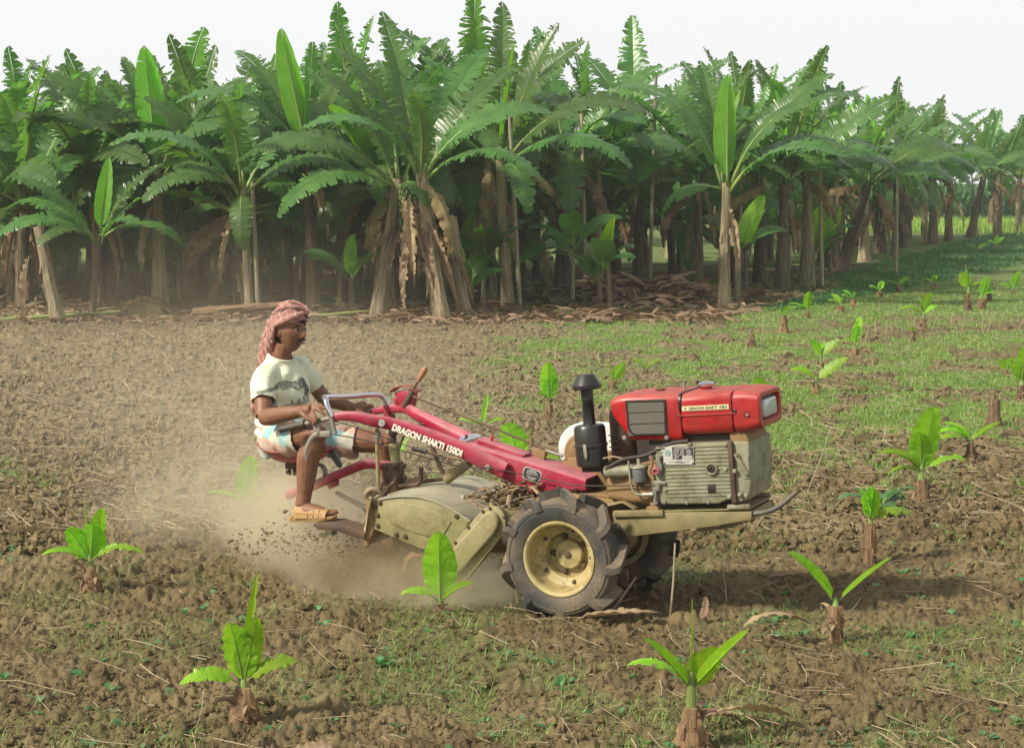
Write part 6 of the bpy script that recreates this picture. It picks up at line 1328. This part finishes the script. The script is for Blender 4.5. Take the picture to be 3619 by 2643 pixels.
# ------------------------------------------------------------------ flying dirt and dust
r3 = random.Random(4); VV = []; FF = []
for i in range(1500):
    t = r3.random() ** 1.3; ang = radians(r3.uniform(150, 205)); dist = .25 + 1.05 * t; p = tp(-.78 - dist * .95, r3.uniform(-.36, .30), 0) ; p.z = .04 + max(0, (.26 * t * (1 - .75 * t) * 2.2 + r3.gauss(0, .06))); s_ = r3.uniform(.002, .006) * (1 if r3.random() < .9 else 2.0)
    n0 = len(VV); VV += [(p.x + v[0] * s_ * (1 + r3.random()), p.y + v[1] * s_, p.z + v[2] * s_) for v in IV]; FF += [[k + n0 for k in f] for f in IF]
tag(npobj('flying_dirt', VV, FF, M['soil']), 'crumbs of dark earth thrown up behind the tiller', 'flying dirt', kind='stuff')
def dust_cloud():
    bpy_m = bpy.data.materials.new('dust'); bpy_m.use_nodes = True; N = bpy_m.node_tree; N.nodes.remove(N.nodes['Principled BSDF'])
    v = coords(N); low = None; pv = node(N, 'ShaderNodeVolumePrincipled'); pv.inputs['Color'].default_value = (.94, .82, .58, 1); pv.inputs['Anisotropy'].default_value = .2
    n1 = noise(N, v, 3.4, 5, .62, 1.2); tot = None
    # (centre, radii, density)
    for c, r_, d in DUSTS:
        sb = node(N, 'ShaderNodeVectorMath', operation='SUBTRACT'); N.links.new(v, sb.inputs[0]); sb.inputs[1].default_value = c
        dv = node(N, 'ShaderNodeVectorMath', operation='DIVIDE'); N.links.new(sb.outputs[0], dv.inputs[0]); dv.inputs[1].default_value = r_
        ln = node(N, 'ShaderNodeVectorMath', operation='LENGTH'); N.links.new(dv.outputs[0], ln.inputs[0])
        f = val_ramp(N, ln.outputs['Value'], 1, .15, 0, 1); N.nodes[-1].interpolation_type = 'SMOOTHSTEP'; f = mul(N, f, d)
        if d > 12: low = f
        if tot is None: tot = f
        else:
            a = node(N, 'ShaderNodeMath', operation='ADD'); N.links.new(tot, a.inputs[0]); N.links.new(f, a.inputs[1]); tot = a.outputs[0]
    N.links.new(mul(N, tot, val_ramp(N, n1, .36, .64, .10, 1.6)), pv.inputs['Density'])
    N.links.new(mixc(N, val_ramp(N, low, 1., 7., 0, .9), (.97, .87, .64), (.44, .31, .16)), pv.inputs['Color']); N.links.new(pv.outputs[0], N.nodes['Material Output'].inputs['Volume'])  # browner low down: dense dirt, plus the tractor's shade put into the colour
    return bpy_m
DUSTS = [((-1.12, 10.0, .26), (.56, .5, .36), 13.0), ((-.62, 9.62, .10), (.66, .42, .27), 17.0), ((-1.65, 10.5, .30), (1.0, .8, .45), 1.1), ((-1.5, 12.0, .5), (1.9, 1.8, 1.0), .17), ((-.35, 9.2, .10), (.6, .35, .22), 6.), ((-2.6, 14.5, .7), (3.0, 4.0, 1.5), .034)]
q = MB(); q.box(-6.4, .5, 8.75, 19.4, -.05, 2.7); dc = q.build('dust_cloud', dust_cloud()); tag(dc, 'billow of pale brown dust thrown up behind the tiller and drifting left', 'dust cloud', kind='stuff')
q = MB(); q.box(-70, 90, -8, 125, -1.2, 9.5); hz = q.build('haze', None); hm = bpy.data.materials.new('haze'); hm.use_nodes = True; N = hm.node_tree; N.nodes.remove(N.nodes['Principled BSDF'])
pv = node(N, 'ShaderNodeVolumePrincipled'); pv.inputs['Color'].default_value = (.92, .96, 1, 1); pv.inputs['Density'].default_value = .0010; pv.inputs['Anisotropy'].default_value = .3
N.links.new(pv.outputs[0], N.nodes['Material Output'].inputs['Volume']); hz.data.materials.append(hm); tag(hz, 'thin pale haze hanging over the field', 'haze', kind='stuff')
print('plants', cnt)
